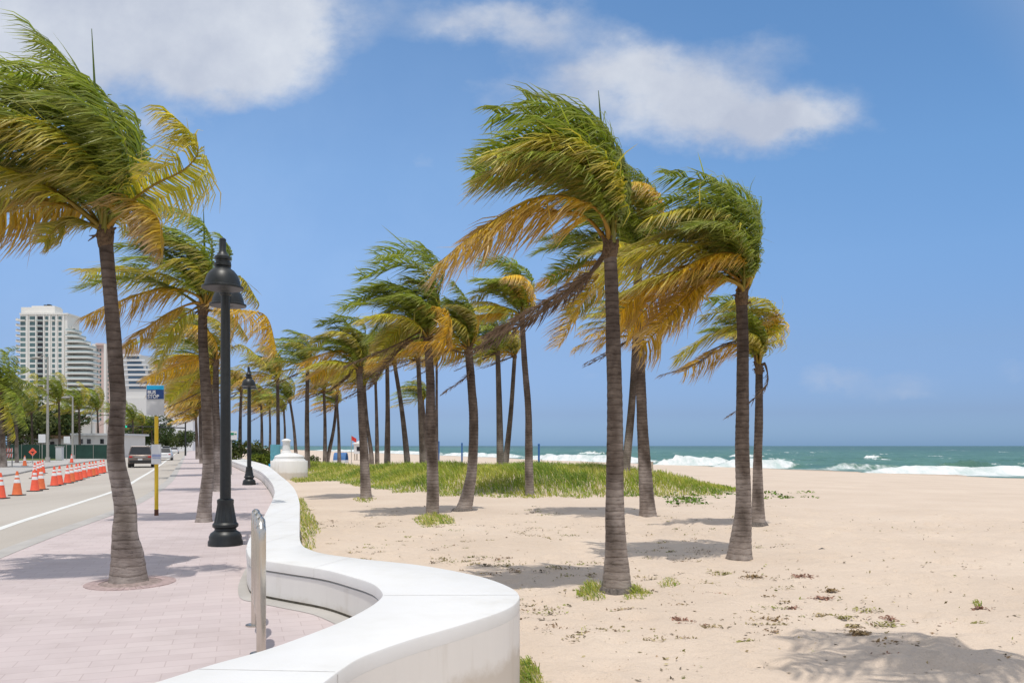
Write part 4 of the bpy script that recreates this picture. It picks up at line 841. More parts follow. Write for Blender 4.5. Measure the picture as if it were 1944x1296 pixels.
# creeping vines at the dune foot and dry weed mats
def mats(name, label, spots, seed, cols, leaf=.035, dens=70, flat=.05):
    r = np.random.default_rng(seed); V, Cc = [], []
    for (x, y, rx, ry, *nn_) in spots:
        k = nn_[0] if nn_ else int(dens * r.uniform(.6, 1.3)); u = r.normal(0, .5, (k, 2)); px_ = x + u[:, 0] * rx; py_ = y + u[:, 1] * ry
        q = np.stack([px_, py_, ground_z(px_, py_) + r.uniform(-.02, flat, k)], 1)
        a = unit(np.stack([r.normal(0, 1, k), r.normal(0, 1, k), r.normal(0, .45, k)], 1)); b = unit(np.cross(a, Zv + r.normal(0, .45, (k, 3)))); s = leaf * r.uniform(.5, 1.6, k)[:, None]
        V.append(np.stack([q - a * s, q + b * s * .5, q + a * s, q - b * s * .5], 1).reshape(-1, 3)); cc = np.array(cols[r.integers(len(cols))]); Cc.append(np.repeat(cc * r.uniform(.55, 1.4, k)[:, None], 4, 0))
    V = np.concatenate(V); o = fast_mesh(name, V, np.arange(len(V)).reshape(-1, 4), np.concatenate(Cc), MT['weed']); return meta(o, label, 'ground cover', None, 'stuff')
r = np.random.default_rng(5); spots = []
for (px_, py_) in [(1095 + 980 * 0, 1093), (1523, 1093), (1430, 1093), (1375, 1088), (1578, 1120), (1560, 1135), (1450, 1133), (1490, 1143), (1505, 1155), (1650, 1158), (1680, 1172), (1630, 1200), (1600, 1170), (1465, 1175), (1340, 1190), (1320, 1185), (1280, 1175), (1420, 1220), (1430, 1232), (1860, 1155), (1800, 1184), (1860, 1184), (1690, 1218), (1520, 1215), (1700, 1245), (1800, 1262), (1890, 1272), (1755, 1240), (1680, 1186), (1620, 1188), (1350, 1128), (1300, 1150), (1255, 1134), (1570, 1292), (1390, 1255), (1560, 1168)]:
    p = gat(px_, py_); s = r.uniform(.08, .2); spots.append((p.x, p.y, s * 1.1, s * .7))
mats('beach_weed', 'scattered low brown and olive weed mats on the near sand', spots, 6, [(.30, .21, .11), (.33, .19, .14), (.28, .26, .09), (.38, .30, .16)], .022, 80, .022)
spots = []
for k in range(760):
    px_ = r.uniform(585, 1500); py_ = 960 + 260 * r.random() ** 1.2
    p = gat(px_, py_); i = np.argmin(np.hypot(WC[:, 0] - p.x, WC[:, 1] - p.y)); sgn = np.cross(np.r_[WC[min(i + 1, nW - 1)] - WC[max(i - 1, 0)], 0], np.r_[p.x - WC[i][0], p.y - WC[i][1], 0])[2]
    if sgn > 0 or px_ - 560 < (py_ - 1020) * 2.4: continue
    if mnoise.noise(Vector((p.x * .8, p.y * .8, 1))) < -.12: continue
    s = r.uniform(.05, .2); spots.append((p.x, p.y, s * 1.5, s * .5))
for k in range(1500):
    px_ = r.uniform(620, 2000); py_ = 985 + 310 * r.random() ** 1.3
    if px_ < 1000 and py_ > 1040 + (px_ - 560) * .12: continue
    p = gat(px_, py_); spots.append((p.x, p.y, .03, .02, 2))
mats('dry_litter', 'thin dry grass runners and leaf litter on the sand near the wall', spots, 8, [(.34, .28, .15), (.38, .32, .18), (.26, .27, .09), (.32, .23, .15), (.22, .18, .13)], .019, 30, .025)
spots = []
for k in range(60):
    px_, py_ = (r.uniform(1270, 1330), r.uniform(944, 958)) if k < 26 else (r.uniform(1450, 1540), r.uniform(934, 948)) if k < 40 else (r.uniform(1150, 1395), r.uniform(936, 944))
    p = gat(px_, py_); spots.append((p.x, p.y, .35, .35))
mats('beach_vine', 'green creeping vine runners at the foot of the dune grass', spots, 9, [(.10, .19, .025), (.14, .22, .03)], .06, 16, .07)
# ------------------------------------------------------------------ brick ring round the near palm
b0 = at(248, 1106, 0); rg_ = thing('tree_surround', (b0.x, b0.y, 0), 'ring of dark red bricks in the pavement round the largest palm', 'tree surround')
mb = MB()
for k in range(44):
    a0, a1 = 2 * math.pi * k / 44 + .008, 2 * math.pi * (k + 1) / 44 - .008; q = []
    for zz in (-.05, .008):
        for (rr_, a) in ((.34, a0), (.34, a1), (.49, a1), (.49, a0)): q.append((b0.x + rr_ * math.cos(a), b0.y + rr_ * math.sin(a), zz))
    mb.add(q, [(4, 7, 6, 5), (0, 1, 5, 4), (1, 2, 6, 5), (2, 3, 7, 6), (3, 0, 4, 7)][0:0] + [(4, 5, 6, 7)[::-1], (0, 4, 5, 1), (1, 5, 6, 2), (2, 6, 7, 3), (3, 7, 4, 0)])
mb.build('brick_ring', MT['brickred'], rg_)
mb = MB(); mb.lathe([(.337, -.03), (.337, .003), (.31, .006), (.24, .02)], (b0.x, b0.y, 0), 30); mb.build('soil', MT['tree_soil'], rg_, smooth=40)
# ------------------------------------------------------------------ street lamps
def make_lamp(loc, label, ang):
    r_ = thing('street_lamp', loc, label, 'street lamp', 'black twin headed lamp posts on the pavement', ang)
    b = MB(); b.lathe([(.27, 0), (.27, .06), (.25, .10), (.255, .14), (.225, .20), (.17, .24), (.165, .27), (.20, .30), (.20, .34), (.175, .37), (.15, .50), (.125, .66), (.13, .69), (.13, .73), (.10, .75)], n=32, flute=1, fl_rng=(.36, .67)); b.build('base', MT['iron'], r_, smooth=35, local=True)
    p = MB(); p.lathe([(.086, .7), (.079, 2.5), (.070, 4.02), (.095, 4.04), (.095, 4.1), (.06, 4.14), (.06, 4.5), (.03, 4.58), (.0, 4.6)], n=20); p.build('pole', MT['iron'], r_, smooth=40, local=True)
    for s_ in (-1, 1):
        a = MB(); ox = .78 * s_
        a.tube(catmull([(0, 0, 4.3), (0, .25 * s_, 4.52), (0, .55 * s_, 4.74), (0, ox * .96, 4.74), (0, ox, 4.56)], 6), .026, 8)
        a.tube(catmull([(0, 0, 4.06), (0, .3 * s_, 4.2), (0, .56 * s_, 4.5), (0, .7 * s_, 4.6)], 5), .018, 8)
        a.build('arm', MT['iron'], r_, smooth=50, local=True)
        h = MB(); h.lathe([(.30, 3.985), (.305, 4.0), (.30, 4.02), (.265, 4.035), (.255, 4.10), (.225, 4.19), (.17, 4.26), (.11, 4.30), (.105, 4.32), (.125, 4.33), (.125, 4.37), (.10, 4.385), (.10, 4.42), (.118, 4.43), (.118, 4.47), (.085, 4.50), (.05, 4.56), (.05, 4.74), (.025, 4.76)], (0, ox, 0), 30)
        hd = h.build('lamp_head', MT['iron'], r_, smooth=35, local=True)
        d = MB(); d.lathe([(.10, 3.985), (.2, 3.99), (.275, 3.995), (.275, 4.01)], (0, ox, 0), 24); d.build('lens', MT['lamp_inner'], hd, smooth=60, local=True)
    return r_
l0 = at(428, 1034, 0); la_ = R(17)
lamp = make_lamp(l0, 'nearer black lamp post with fluted foot, standing beside the steel rack', la_)
for (x, y, lb_) in [(473, 920, 'farther black lamp post where the white wall bends, beyond the nearer one'), (395, 868, 'small far black lamp post among the pavement palms')]:
    c = copy_tree(lamp); c.location = at(x, y, 0); c['label'] = lb_
# ------------------------------------------------------------------ wave bike rack
A, B = Vector((-2.29, 7.05, 0)), Vector((-1.93, 6.08, 0)); rk = thing('bike_rack', (A + B) / 2, 'brushed steel wave bike rack standing on the pink pavement against the wall', 'bike rack')
P = []; nn = 5; Hk = 1.0
for k in range(nn + 0):
    q0 = A.lerp(B, k / (nn - 1)) if nn > 1 else A; P.append(q0)
seq = [(0, 0), (0, .86)]
for k in range(3):
    u = .4 * k
    seq += [(u + .03, .96), (u + .1, 1.012), (u + .17, .96), (u + .2, .86)]
    if k < 2: seq += [(u + .2, .42), (u + .23, .32), (u + .3, .27), (u + .37, .32), (u + .4, .42), (u + .4, .86)]
seq += [(1, 0)]
tb = MB(); tb.tube(catmull([A.lerp(B, t) + Vector((0, 0, z)) for t, z in seq], 5), .036, 16); tb.build('tube', MT['steel'], rk, smooth=60)
for q in (A, B):
    fl = MB(); fl.lathe([(.085, .001), (.085, .01), (.05, .014)], q, 20); fl.build('flange', MT['steel'], rk, smooth=40)
# ------------------------------------------------------------------ bus stop
bp = at(297, 978, 0); bs = thing('bus_stop_sign', bp, 'yellow bus stop pole with a blue sign and white timetable panel', 'bus stop sign')
Yb = bp.y; s1 = Yb / F; mb = MB(); mb.tube([bp + Vector((0, 0, .12)), pt(297, 790, Yb)], .042, 12); mb.build('pole', MT['yellow'], bs, smooth=50)
mb = MB(); mb.tube([bp, bp + Vector((0, 0, .14))], .046, 12); mb.build('pole_foot', MT['rust'], bs, smooth=50)
def panel(name, x0, y0, x1, y1, Y, mat, parent, th=.03):
    a, b = pt(x0, y1, Y), pt(x1, y0, Y); m = MB(); m.box(a.x, Y - th / 2, a.z, b.x, Y + th / 2, b.z); return m.build(name, mat, parent, bevel=.004)
panel('sign_panel', 278, 731, 311.5, 788, Yb, MT['sign_grey'], bs)
panel('blue_field', 278.5, 739.5, 311, 757, Yb - .022, MT['navy'], bs, .012)
panel('cyan_band', 278.5, 731.5, 311, 739.2, Yb - .022, MT['cyan'], bs, .012)
tpnl = panel('timetable', 288, 843, 305.5, 880.5, Yb - .05, MT['sign_white'], bs, .05)
panel('timetable_band', 288.5, 862, 305, 867, Yb - .08, MT['sign_blue'], tpnl, .006)
panel('timetable_band', 289, 868.5, 304.5, 870, Yb - .08, MT['sign_blue'], tpnl, .006)
def text(body, name, px, py, hpx, Y, mat, parent, off=.012):
    cu = bpy.data.curves.new(name, 'FONT'); cu.body = body; cu.extrude = .003; cu.offset = off; cu.size = hpx * Y / F / .7
    ob = bpy.data.objects.new(name, cu); C.objects.link(ob); bpy.context.view_layer.update()
    me = bpy.data.meshes.new_from_object(ob.evaluated_get(bpy.context.evaluated_depsgraph_get())); bpy.data.objects.remove(ob)
    p = pt(px, py, Y) - root_of(parent); M = Matrix.Translation(p) @ Matrix.Rotation(R(90), 4, 'X'); me.transform(M)
    o = bpy.data.objects.new(name, me); C.objects.link(o); me.materials.clear(); me.materials.append(mat); o.parent = parent; return o
text('BUS', 'lettering', 280, 747.2, 6.4, Yb - .032, MT['sign_white'], bs, .0022); text('STOP', 'lettering', 280, 755.2, 6.4, Yb - .032, MT['sign_white'], bs, .0022)
# small signs
def post_sign(label, px, py, Y, x0, y0, x1, y1, mat, zb=0.0, name='road_sign', group=None, mark=None):
    b = Vector(gp(px, Y, zb)); r_ = thing(name, b, label, 'sign', group)
    m = MB(); m.tube([b, pt(px, (y0 + y1) / 2, Y)], .035, 8); m.build('post', MT['galv'], r_, smooth=50)
    p_ = panel('sign_panel', x0, y0, x1, y1, Y - .06, mat, r_, .03)
    if mark:
        for (a, b_, c_, d) in mark[1]: panel('mark', a, b_, c_, d, Y - .083, mark[0], p_, .008)
    return r_
post_sign('white and green street sign on a pale pole right of the nearer lamp post', 439, 0, 44, 436.5, 818, 450, 834.5, MT['sign_white'], 0, 'street_sign', None, (MT['green_sign'], [(438, 821, 444, 825.5), (445, 822.3, 449, 824.4)]))
post_sign('blank white sign board left of the tall light pole', 80, 0, 84, 73, 824, 86.5, 840, MT['sign_white'], -.02, 'road_sign', 'white sign boards across the road')
post_sign('blank white sign board between the tall light pole and the shorter ones', 126, 0, 92, 121, 828, 133, 841, MT['sign_white'], -.02, 'road_sign', 'white sign boards across the road')
# orange diamond work sign
Yd = 70; b = Vector(gp(62, Yd, -.02)); dsn = thing('work_sign', b, 'orange diamond roadworks sign on a low stand across the road', 'sign'); c = pt(62, 857.5, Yd); hh = 7.8 * Yd / F
m = MB(); m.add([c + Vector((0, -.02, hh)), c + Vector((hh, -.02, 0)), c + Vector((0, -.02, -hh)), c + Vector((-hh, -.02, 0)), c + Vector((0, .02, hh)), c + Vector((hh, .02, 0)), c + Vector((0, .02, -hh)), c + Vector((-hh, .02, 0))], [(0, 3, 2, 1), (4, 5, 6, 7), (0, 1, 5, 4), (1, 2, 6, 5), (2, 3, 7, 6), (3, 0, 4, 7)])
pn_ = m.build('sign_panel', MT['orange'], dsn)
m = MB(); m.box(c.x - .15, Yd - .032, c.z - .03, c.x + .16, Yd - .023, c.z + .04); m.box(c.x - .03, Yd - .032, c.z - .16, c.x + .04, Yd - .023, c.z - .031); m.build('mark', MT['rubber'], pn_)
m = MB(); m.tube([b, c], .03, 6); m.tube([b + Vector((-.4, -.3, .02)), b + Vector((.0, 0, .3))], .02, 6); m.tube([b + Vector((.4, -.3, .02)), b + Vector((0, 0, .3))], .02, 6); m.build('stand', MT['galv'], dsn, smooth=50)
# ------------------------------------------------------------------ cones
def make_cone(loc, label, mat, h=.84):
    r_ = thing('traffic_cone', loc, label, 'traffic cone', 'orange traffic cones lined up along the lane')
    m = MB(); m.box(-.2, -.2, 0, .2, .2, .035); m.build('base', MT['rubber'], r_, local=True, bevel=.008)
    m = MB(); m.lathe([(.17, .034), (.155, .06), (.105, .42), (.032, h), (.02, h + .005)], n=20); bd = m.build('cone_body', mat, r_, smooth=50, local=True)
    for z0, z1 in ((.44, .56), (.62, .70)):
        q = lambda z: .105 + (.032 - .105) * (z - .42) / (h - .42) + .004
        m = MB(); m.lathe([(q(z0) - .004, z0 - .001), (q(z0), z0), (q(z1), z1), (q(z1) - .004, z1 + .001)], n=20); m.build('reflective_collar', MT['reflect'], bd, smooth=50, local=True)
    return r_
CO = [(1, 946, 'bright orange cone cut by the left picture edge', 0), (32.5, 940, 'duller orange cone standing alone second from the left edge', 1), (66, 932, 'bright cone nearer of the pair third from the left edge', 0), (78, 929, 'duller cone farther of the pair third from the left edge', 1)]
CO += [(x, y, 'orange cone in the close line between the pair and the big trunk', k % 5 == 3) for k, (x, y) in enumerate([(103, 922), (113, 920), (128, 917), (136, 914.5), (145, 912), (151, 910.5), (160, 907), (170, 904.5), (176, 903), (182, 901.5), (191, 898.5), (197, 897)])]
CO += [(x, y, 'orange cone in the tight cluster behind the line, across the lane', 0) for x, y in [(66, 908), (72, 903), (76, 901), (81, 898)]]
CO += [(47, 884, 'lone faded cone across the road right of the striped barricade', 1), (136, 878, 'small orange cone at the foot of a shorter light pole', 0), (20, 918, 'x', 0)][:2]
pc = [None, None]
for x, y, lb_, kd in CO:
    kd = int(kd); p = at(x, y, RZ)
    if pc[kd] is None: pc[kd] = make_cone(p, lb_, MT['orange2'] if kd else MT['orange']); o = pc[kd]
    else: o = copy_tree(pc[kd]); o.location = p; o['label'] = lb_
    if y < 890: o.location = at(x, y, RZ + .1)
# striped barricade
p = at(15, 886, RZ + .1); br_ = thing('barricade', p, 'orange and white striped barricade at the left picture edge across the road', 'barricade'); w = 9 * p.y / F
for zz in (.75, 1.15):
    m = MB(); m.box(p.x - w, p.y - .02, p.z + zz, p.x + w, p.y + .02, p.z + zz + .28); bd = m.build('board', MT['reflect'], br_)
    for k in range(4):
        x0 = p.x - w + (k + .15) * w / 2; m = MB(); m.add([(x0, p.y - .024, p.z + zz), (x0 + w * .24, p.y - .024, p.z + zz), (x0 + w * .4, p.y - .024, p.z + zz + .28), (x0 + w * .16, p.y - .024, p.z + zz + .28)], [(0, 1, 2, 3)]); m.build('stripe', MT['orange'], bd)
for s_ in (-1, 1):
    m = MB(); m.box(p.x + s_ * w * .8 - .03, p.y + .021, p.z, p.x + s_ * w * .8 + .03, p.y + .08, p.z + 1.5); m.box(p.x + s_ * w * .8 - .04, p.y - .35, p.z, p.x + s_ * w * .8 + .04, p.y + .02, p.z + .06); m.build('leg', MT['galv'], br_)
# green screened fence, posts
Yf = 100
fr = thing('site_fence', gp(110, Yf, -.02), 'dark green screened site fence behind the lawn across the road', 'fence')
a, b_ = gp(-60, Yf, 0), gp(212, Yf, 0); m = MB(); xx = np.linspace(a[0], b_[0], 60)
m.add([(x, Yf + .05 * math.sin(k * 1.3), -.02) for k, x in enumerate(xx)] + [(x, Yf + .05 * math.sin(k * 1.3), 1.75) for k, x in enumerate(xx)], [(k, k + 1, 61 + k, 60 + k) for k in range(59)]); m.build('screen', MT['green_screen'], fr)
for x in np.linspace(a[0], b_[0], 9): m = MB(); m.tube([(x, Yf - .1, -.02), (x, Yf - .1, 1.85)], .03, 6); m.build('post', MT['galv'], fr)
# light poles
GLP = 'grey street light poles across the road'
def light_pole(px, base_y, top_y, label, arm):
    p = at(px, base_y, RZ + .1); Y = p.y; r_ = thing('light_pole', p, label, 'light pole', GLP); t = pt(px, top_y, Y)
    m = MB(); m.tube([p, t], [.14, .08], 10); m.build('pole', MT['galv'], r_, smooth=50)
    m = MB(); m.tube([p, p + Vector((0, 0, .5))], .22, 10); m.build('base', MT['concrete'], r_, smooth=50)
    if arm:
        e = pt(px + arm, top_y + 2, Y); m = MB(); m.tube(catmull([t - Vector((0, 0, .3)), (t + e) / 2 + Vector((0, 0, .2)), e], 5), .045, 6); m.build('arm', MT['galv'], r_, smooth=50)
        m = MB(); m.tube([e + Vector((.3, 0, 0)), e, e - Vector((.5, 0, .02)), e - Vector((.8, 0, .05))], [.06, .14, .15, .05], 8); m.build('luminaire', MT['galv'], r_, smooth=60)
light_pole(90.5, 877, 677, 'tall light pole with an arm to the left, in front of the white tower', -18)
light_pole(138, 871, 752, 'first shorter light pole right of the tall one', -9)
light_pole(174, 866, 760, 'second shorter light pole, next to the big palm trunk', -8)
# utility cabinet
p = at(111, 873, RZ + .1); cb = thing('utility_cabinet', p, 'small grey utility cabinet on the far pavement', 'cabinet'); m = MB(); m.box(p.x - .35, p.y, p.z, p.x + .35, p.y + .5, p.z + 1.5); m.build('body', MT['sign_grey'], cb, bevel=.03); m = MB(); m.box(p.x - .4, p.y - .04, p.z + 1.502, p.x + .4, p.y + .54, p.z + 1.6); m.build('lid', MT['galv'], cb)
# traffic signal
Ys = 130; b = Vector(gp(352, Ys, -.02)); sg_ = thing('traffic_signal', b, 'dark traffic signal arm spanning the road with green lights', 'traffic signal')
m = MB(); m.tube([b, pt(352, 800, Ys)], [.15, .11], 10); m.build('pole', MT['iron'], sg_, smooth=50)
m = MB(); m.tube([pt(352, 812, Ys), pt(232, 808, Ys)], [.1, .06], 8); m.tube([pt(352, 803, Ys), pt(290, 805, Ys)], [.06, .05], 8); m.build('mast_arm', MT['iron'], sg_, smooth=50)
for x in (245, 301):
    c = pt(x, 809.5, Ys); m = MB(); m.box(c.x - .5, Ys - .35, c.z - .2, c.x + .5, Ys - .1, c.z + .2); hd = m.build('signal_head', MT['iron'], sg_, bevel=.05)
    em, t_, bb = newmat('green_signal_light'); bb.inputs['Base Color'].default_value = (.01, .3, .18, 1); bb.inputs['Emission Color'].default_value = (.02, .7, .4, 1); bb.inputs['Emission Strength'].default_value = .8
    m = MB(); m.tube([(c.x - .3, Ys - .36, c.z), (c.x - .3, Ys - .39, c.z)], .16, 12); m.build('green_light', em, hd)
# ------------------------------------------------------------------ vehicles
def make_car(label, cat, mat, kind, name):
    r_ = thing(name, (0, 0, 0), label, cat, 'cars driving away down the road')
    SUV = kind == 'suv'
    L = 4.7 if SUV else 4.5; w = .93; hb = 1.02 if SUV else .88; hr = 1.70 if SUV else 1.44; zb = .3 if SUV else .22
    # body by cross sections along y (rear = -y)
    def loft_secs(secs, nm, mt, par):
        m = MB(); k = len(secs[0])
        for s in secs: m.add(s, [])
        for i in range(len(secs) - 1):
            for j in range(k): m.f.append((i * k + j, i * k + (j + 1) % k, (i + 1) * k + (j + 1) % k, (i + 1) * k + j))
        m.f.append(tuple(range(k - 1, -1, -1))); m.f.append(tuple((len(secs) - 1) * k + j for j in range(k))); return m.build(nm, mt, par, smooth=38, local=True, bevel=.03)
    def sec(y, hw, z0, z1): return [(-hw * .92, y, z0), (hw * .92, y, z0), (hw, y, z0 + .14), (hw, y, (z0 + z1) / 2 + .1), (hw * .93, y, z1), (-hw * .93, y, z1), (-hw, y, (z0 + z1) / 2 + .1), (-hw, y, z0 + .14)]
    bd = loft_secs([sec(-L / 2, w * .86, zb + .12, hb - .06), sec(-L / 2 + .12, w * .95, zb + .03, hb), sec(-1.2, w, zb, hb + .01), sec(.9, w, zb, hb - .02), sec(L / 2 - .5, w * .95, zb + .02, hb - .12), sec(L / 2, w * .8, zb + .1, hb - .3)], 'body', mat, r_)
    def cab(y, hw, z): return [(-hw, y, z), (hw, y, z)]
    yr0, yr1, yf1, yf0 = (-L / 2 + .1, -L / 2 + .42, .35, 1.1) if SUV else (-L / 2 + .75, -1.0, .2, 1.0)
    m = MB(); q = .86; tw = .70
    m.add([(-q, yr0, hb - .01), (q, yr0, hb - .01), (q, yf0, hb - .03), (-q, yf0, hb - .03), (-tw, yr1, hr), (tw, yr1, hr), (tw, yf1, hr), (-tw, yf1, hr)], [(0, 1, 5, 4), (1, 2, 6, 5), (2, 3, 7, 6), (3, 0, 4, 7), (4, 5, 6, 7)])
    m.build('cabin', mat, r_, local=True, bevel=.05)
    def pane(A, nm='window'):
        A = [Vector(a) for a in A]; n_ = (A[1] - A[0]).cross(A[2] - A[0]).normalized(); cc = sum(A, Vector()) / 4
        A2 = [cc + (a - cc) * .92 + n_ * .006 for a in A]; m = MB(); m.add(A2 + [a - n_ * .02 for a in A2], [(0, 1, 2, 3), (0, 4, 5, 1), (1, 5, 6, 2), (2, 6, 7, 3), (3, 7, 4, 0)]); return m.build(nm, MT['glass_dark'], r_, local=True)
    pane([(-q, yr0, hb), (q, yr0, hb), (tw, yr1, hr), (-tw, yr1, hr)], 'rear_window')
    pane([(q, yf0, hb - .02), (-q, yf0, hb - .02), (-tw, yf1, hr), (tw, yf1, hr)], 'windscreen')
    pane([(q, yr0, hb), (q, yf0, hb), (tw, yf1, hr), (tw, yr1, hr)], 'side_window'); pane([(-q, yf0, hb), (-q, yr0, hb), (-tw, yr1, hr), (-tw, yf1, hr)], 'side_window')
    for sx in (-1, 1):
        for yy_ in (-1.4, 1.4):
            m = MB(); m.tube([(sx * (w - .2), yy_, .34), (sx * (w - .0), yy_, .34)], .34, 20); wh = m.build('wheel', MT['rubber'], r_, smooth=40, local=True)
            m = MB(); m.tube([(sx * (w + .0), yy_, .34), (sx * (w + .012), yy_, .34)], .2, 14); m.build('rim', MT['chrome'], wh, local=True)
        m = MB(); x0, x1 = sorted((sx * .55, sx * .80)); m.box(x0, -L / 2 - .012, hb - .22, x1, -L / 2 + .06, hb - .1); m.build('tail_light', MT['tail'], r_, local=True, bevel=.02)
        m = MB(); m.box(*(sorted((sx * .88, sx * 1.06))[0:1]), .75, hb, sorted((sx * .88, sx * 1.06))[1], .85, hb + .15); m.build('mirror', mat, r_, local=True, bevel=.02)
    m = MB(); m.box(-.78, -L / 2 - .07, zb + .08, .78, -L / 2 + .1, zb + .3); m.build('bumper', MT['rubber'] if SUV else mat, r_, local=True, bevel=.03)
    m = MB(); m.box(-.16, -L / 2 - .02, hb - .42, .16, -L / 2 + .05, hb - .3); m.build('number_plate', MT['sign_white'], r_, local=True)
    m = MB(); m.box(-.4, -L / 2 - .015, hb - .2, .4, -L / 2 + .05, hb - .16); m.build('trim', MT['chrome'], r_, local=True)
    return r_
def place(o, px, py, ang=R(20)):
    o.location = at(px, py, RZ); o.rotation_euler = (0, 0, ang); return o
place(make_car('dark taupe sport utility car seen from behind near the bus stop', 'car', MT['suv'], 'suv', 'parked_car'.replace('parked_', '')), 270.5, 886, R(21))
wc = place(make_car('white car ahead of the dark one, half behind the timetable panel', 'car', MT['carwhite'], 'sedan', 'car'), 312, 873, R(21))
wc2 = copy_tree(wc); wc2['label'] = 'small far white car at the bend of the road'; place(wc2, 331, 860.5, R(21))
gc = place(make_car('small far grey car left of the far white ones', 'car', MT['cargrey'], 'suv', 'car'), 316, 860, R(21))
wc3 = copy_tree(gc); wc3['label'] = 'tiny farthest car at the end of the road'; place(wc3, 341, 854.5, R(21))
# ------------------------------------------------------------------ white round drum with pillar, shower panel
Yr = 47.5; c0 = Vector(gp(549, Yr, -.4)); dr = thing('round_planter', c0, 'white round drum with a stepped top and small pillar by the wall', 'planter')
m = MB(); m.lathe([(1.08, -.3), (1.08, 1.08), (1.06, 1.11), (.98, 1.11)], c0, 48); m.build('drum', MT['white_grey'], dr, smooth=40)
m = MB(); m.lathe([(.98, 1.10), (.90, 1.22), (.86, 1.23), (.86, 1.36), (.80, 1.42), (.4, 1.56), (.30, 1.58)], c0, 48); m.build('upper_step', MT['white'], dr, smooth=35)
c1 = c0 + Vector((-.17, 0, 0)); m = MB(); m.lathe([(.32, 1.5), (.28, 1.66), (.235, 1.70), (.215, 2.22), (.25, 2.26), (.25, 2.30)], c1, 28); m.build('pillar', MT['white'], dr, smooth=35)
m = MB(); m.lathe([(.27, 2.29), (.29, 2.31), (.24, 2.37), (.10, 2.43), (.02, 2.44)], c1, 28); m.build('cap', MT['white'], dr, smooth=40)
p = Vector(gp(522, 58, -.2)); sh = thing('shower_panel', p, 'turquoise beach shower panel left of the white pillar', 'shower'); m = MB(); m.box(p.x - .35, p.y, p.z, p.x + .35, p.y + .25, p.z + 1.9); m.build('panel', MT['turquoise'], sh, bevel=.04); m = MB(); m.box(p.x - .45, p.y - .1, p.z, p.x + .45, p.y + .35, p.z + .5); m.build('base', MT['cyan'], sh, bevel=.03)
# ------------------------------------------------------------------ beach furniture far off
GBP = 'blue posts by the water'
for x, ty, Y_, lb_ in [(877, 841, 95, 'blue post by the water, left of the slim pair of palms'), (1023, 843, 75, 'blue post by the water, right of the slender dune palm'), (833, 838, 100, 'blue post by the water against the green crowned palm')]:
    b = gp(x, Y_, gz(*gp(x, Y_, 0)[:2])); t = pt(x, ty, Y_); r_ = thing('beach_post', b, lb_, 'post', GBP); m = MB(); m.tube([b, t], .1, 8); m.build('shaft', MT['bluepost'], r_, smooth=50); m = MB(); m.tube([t, t + Vector((0, 0, .08))], [.13, .05], 8); m.build('cap', MT['bluepost'], r_)
p = gat(1237, 893); wb = thing('wooden_bollard', p, 'pale wooden post at the back of the dune grass', 'post'); m = MB(); m.box(p.x - .12, p.y - .12, p.z - .1, p.x + .12, p.y + .12, p.z + .72); m.build('post', MT['wood'], wb, bevel=.02); m = MB(); m.box(p.x - .14, p.y - .14, p.z + .722, p.x + .14, p.y + .14, p.z + .76); m.build('cap', MT['wood'], wb)
# flag pole and lifeguard hut
Yq = 90; b = Vector(gp(667, Yq, -.6)); fg = thing('beach_flag', b, 'red beach warning flag on a pole behind the dune', 'flag'); m = MB(); m.tube([b, pt(667, 826, Yq)], .04, 6); m.build('pole', MT['galv'], fg)
a = pt(667.5, 827, Yq); m = MB(); g = [(i, j) for i in range(7) for j in range(4)]
m.add([(a.x + i * .09, a.y + .06 * math.sin(i * 1.2), a.z - j * .16 - i * .05) for i, j in g], [(i * 4 + j, i * 4 + j + 1, (i + 1) * 4 + j + 1, (i + 1) * 4 + j) for i in range(6) for j in range(3)]); m.build('cloth', MT['red_cloth'], fg)
Yq = 110; c = Vector(gp(684, Yq, gz(*gp(684, Yq, 0)[:2]))); lh = thing('lifeguard_hut', c, 'small white lifeguard hut by the surf behind the yellow palm trunk', 'hut')
tz = pt(0, 838, Yq).z
m = MB(); m.box(c.x - .9, c.y, c.z + .9, c.x + .9, c.y + 1.8, tz - .3); m.build('cabin', MT['sign_white'], lh); m = MB(); m.add([(c.x - 1.15, c.y - .2, tz - .298), (c.x + 1.15, c.y - .2, tz - .298), (c.x + 1.15, c.y + 2, tz - .298), (c.x - 1.15, c.y + 2, tz - .298), (c.x, c.y + .9, tz + .3)], [(0, 1, 4), (1, 2, 4), (2, 3, 4), (3, 0, 4), (3, 2, 1, 0)]); m.build('roof', MT['shade_white'], lh)
m = MB(); m.box(c.x - .5, c.y - .03, c.z + 1.3, c.x + .5, c.y - .002, tz - .7); m.build('window', MT['glass_dark'], lh)
for sx in (-1, 1):
    for sy in (0.1, 1.7): m = MB(); m.box(c.x + sx * .8 - .06, c.y + sy - .06, c.z - .2, c.x + sx * .8 + .06, c.y + sy + .06, c.z + .898); m.build('leg', MT['wood'], lh)
Yq = 95
for k, (x, lb_) in enumerate([(641, 'blue beach cabana left of the flag pole'), (653, 'blue beach cabana nearer the flag pole')]):
    c = Vector(gp(x, Yq, gz(*gp(x, Yq, 0)[:2]))); r_ = thing('beach_cabana', c, lb_, 'cabana', 'low blue beach cabanas'); t = pt(0, 858.5, Yq).z; m = MB()
    m.add([(c.x - .36, c.y + (.9 * math.cos(w) if 1 else 0), c.z + (t - c.z) * math.sin(w)) for w in np.linspace(0, math.pi, 9)] + [(c.x + .36, c.y + .9 * math.cos(w), c.z + (t - c.z) * math.sin(w)) for w in np.linspace(0, math.pi, 9)], [(i, i + 1, 10 + i, 9 + i) for i in range(8)]); m.build('hood', MT['blue_cloth'], r_, smooth=60)
    m = MB(); m.box(c.x - .34, c.y - .9, c.z - .05, c.x + .34, c.y + .9, c.z + .3); m.build('lounger', MT['sign_white'], r_)
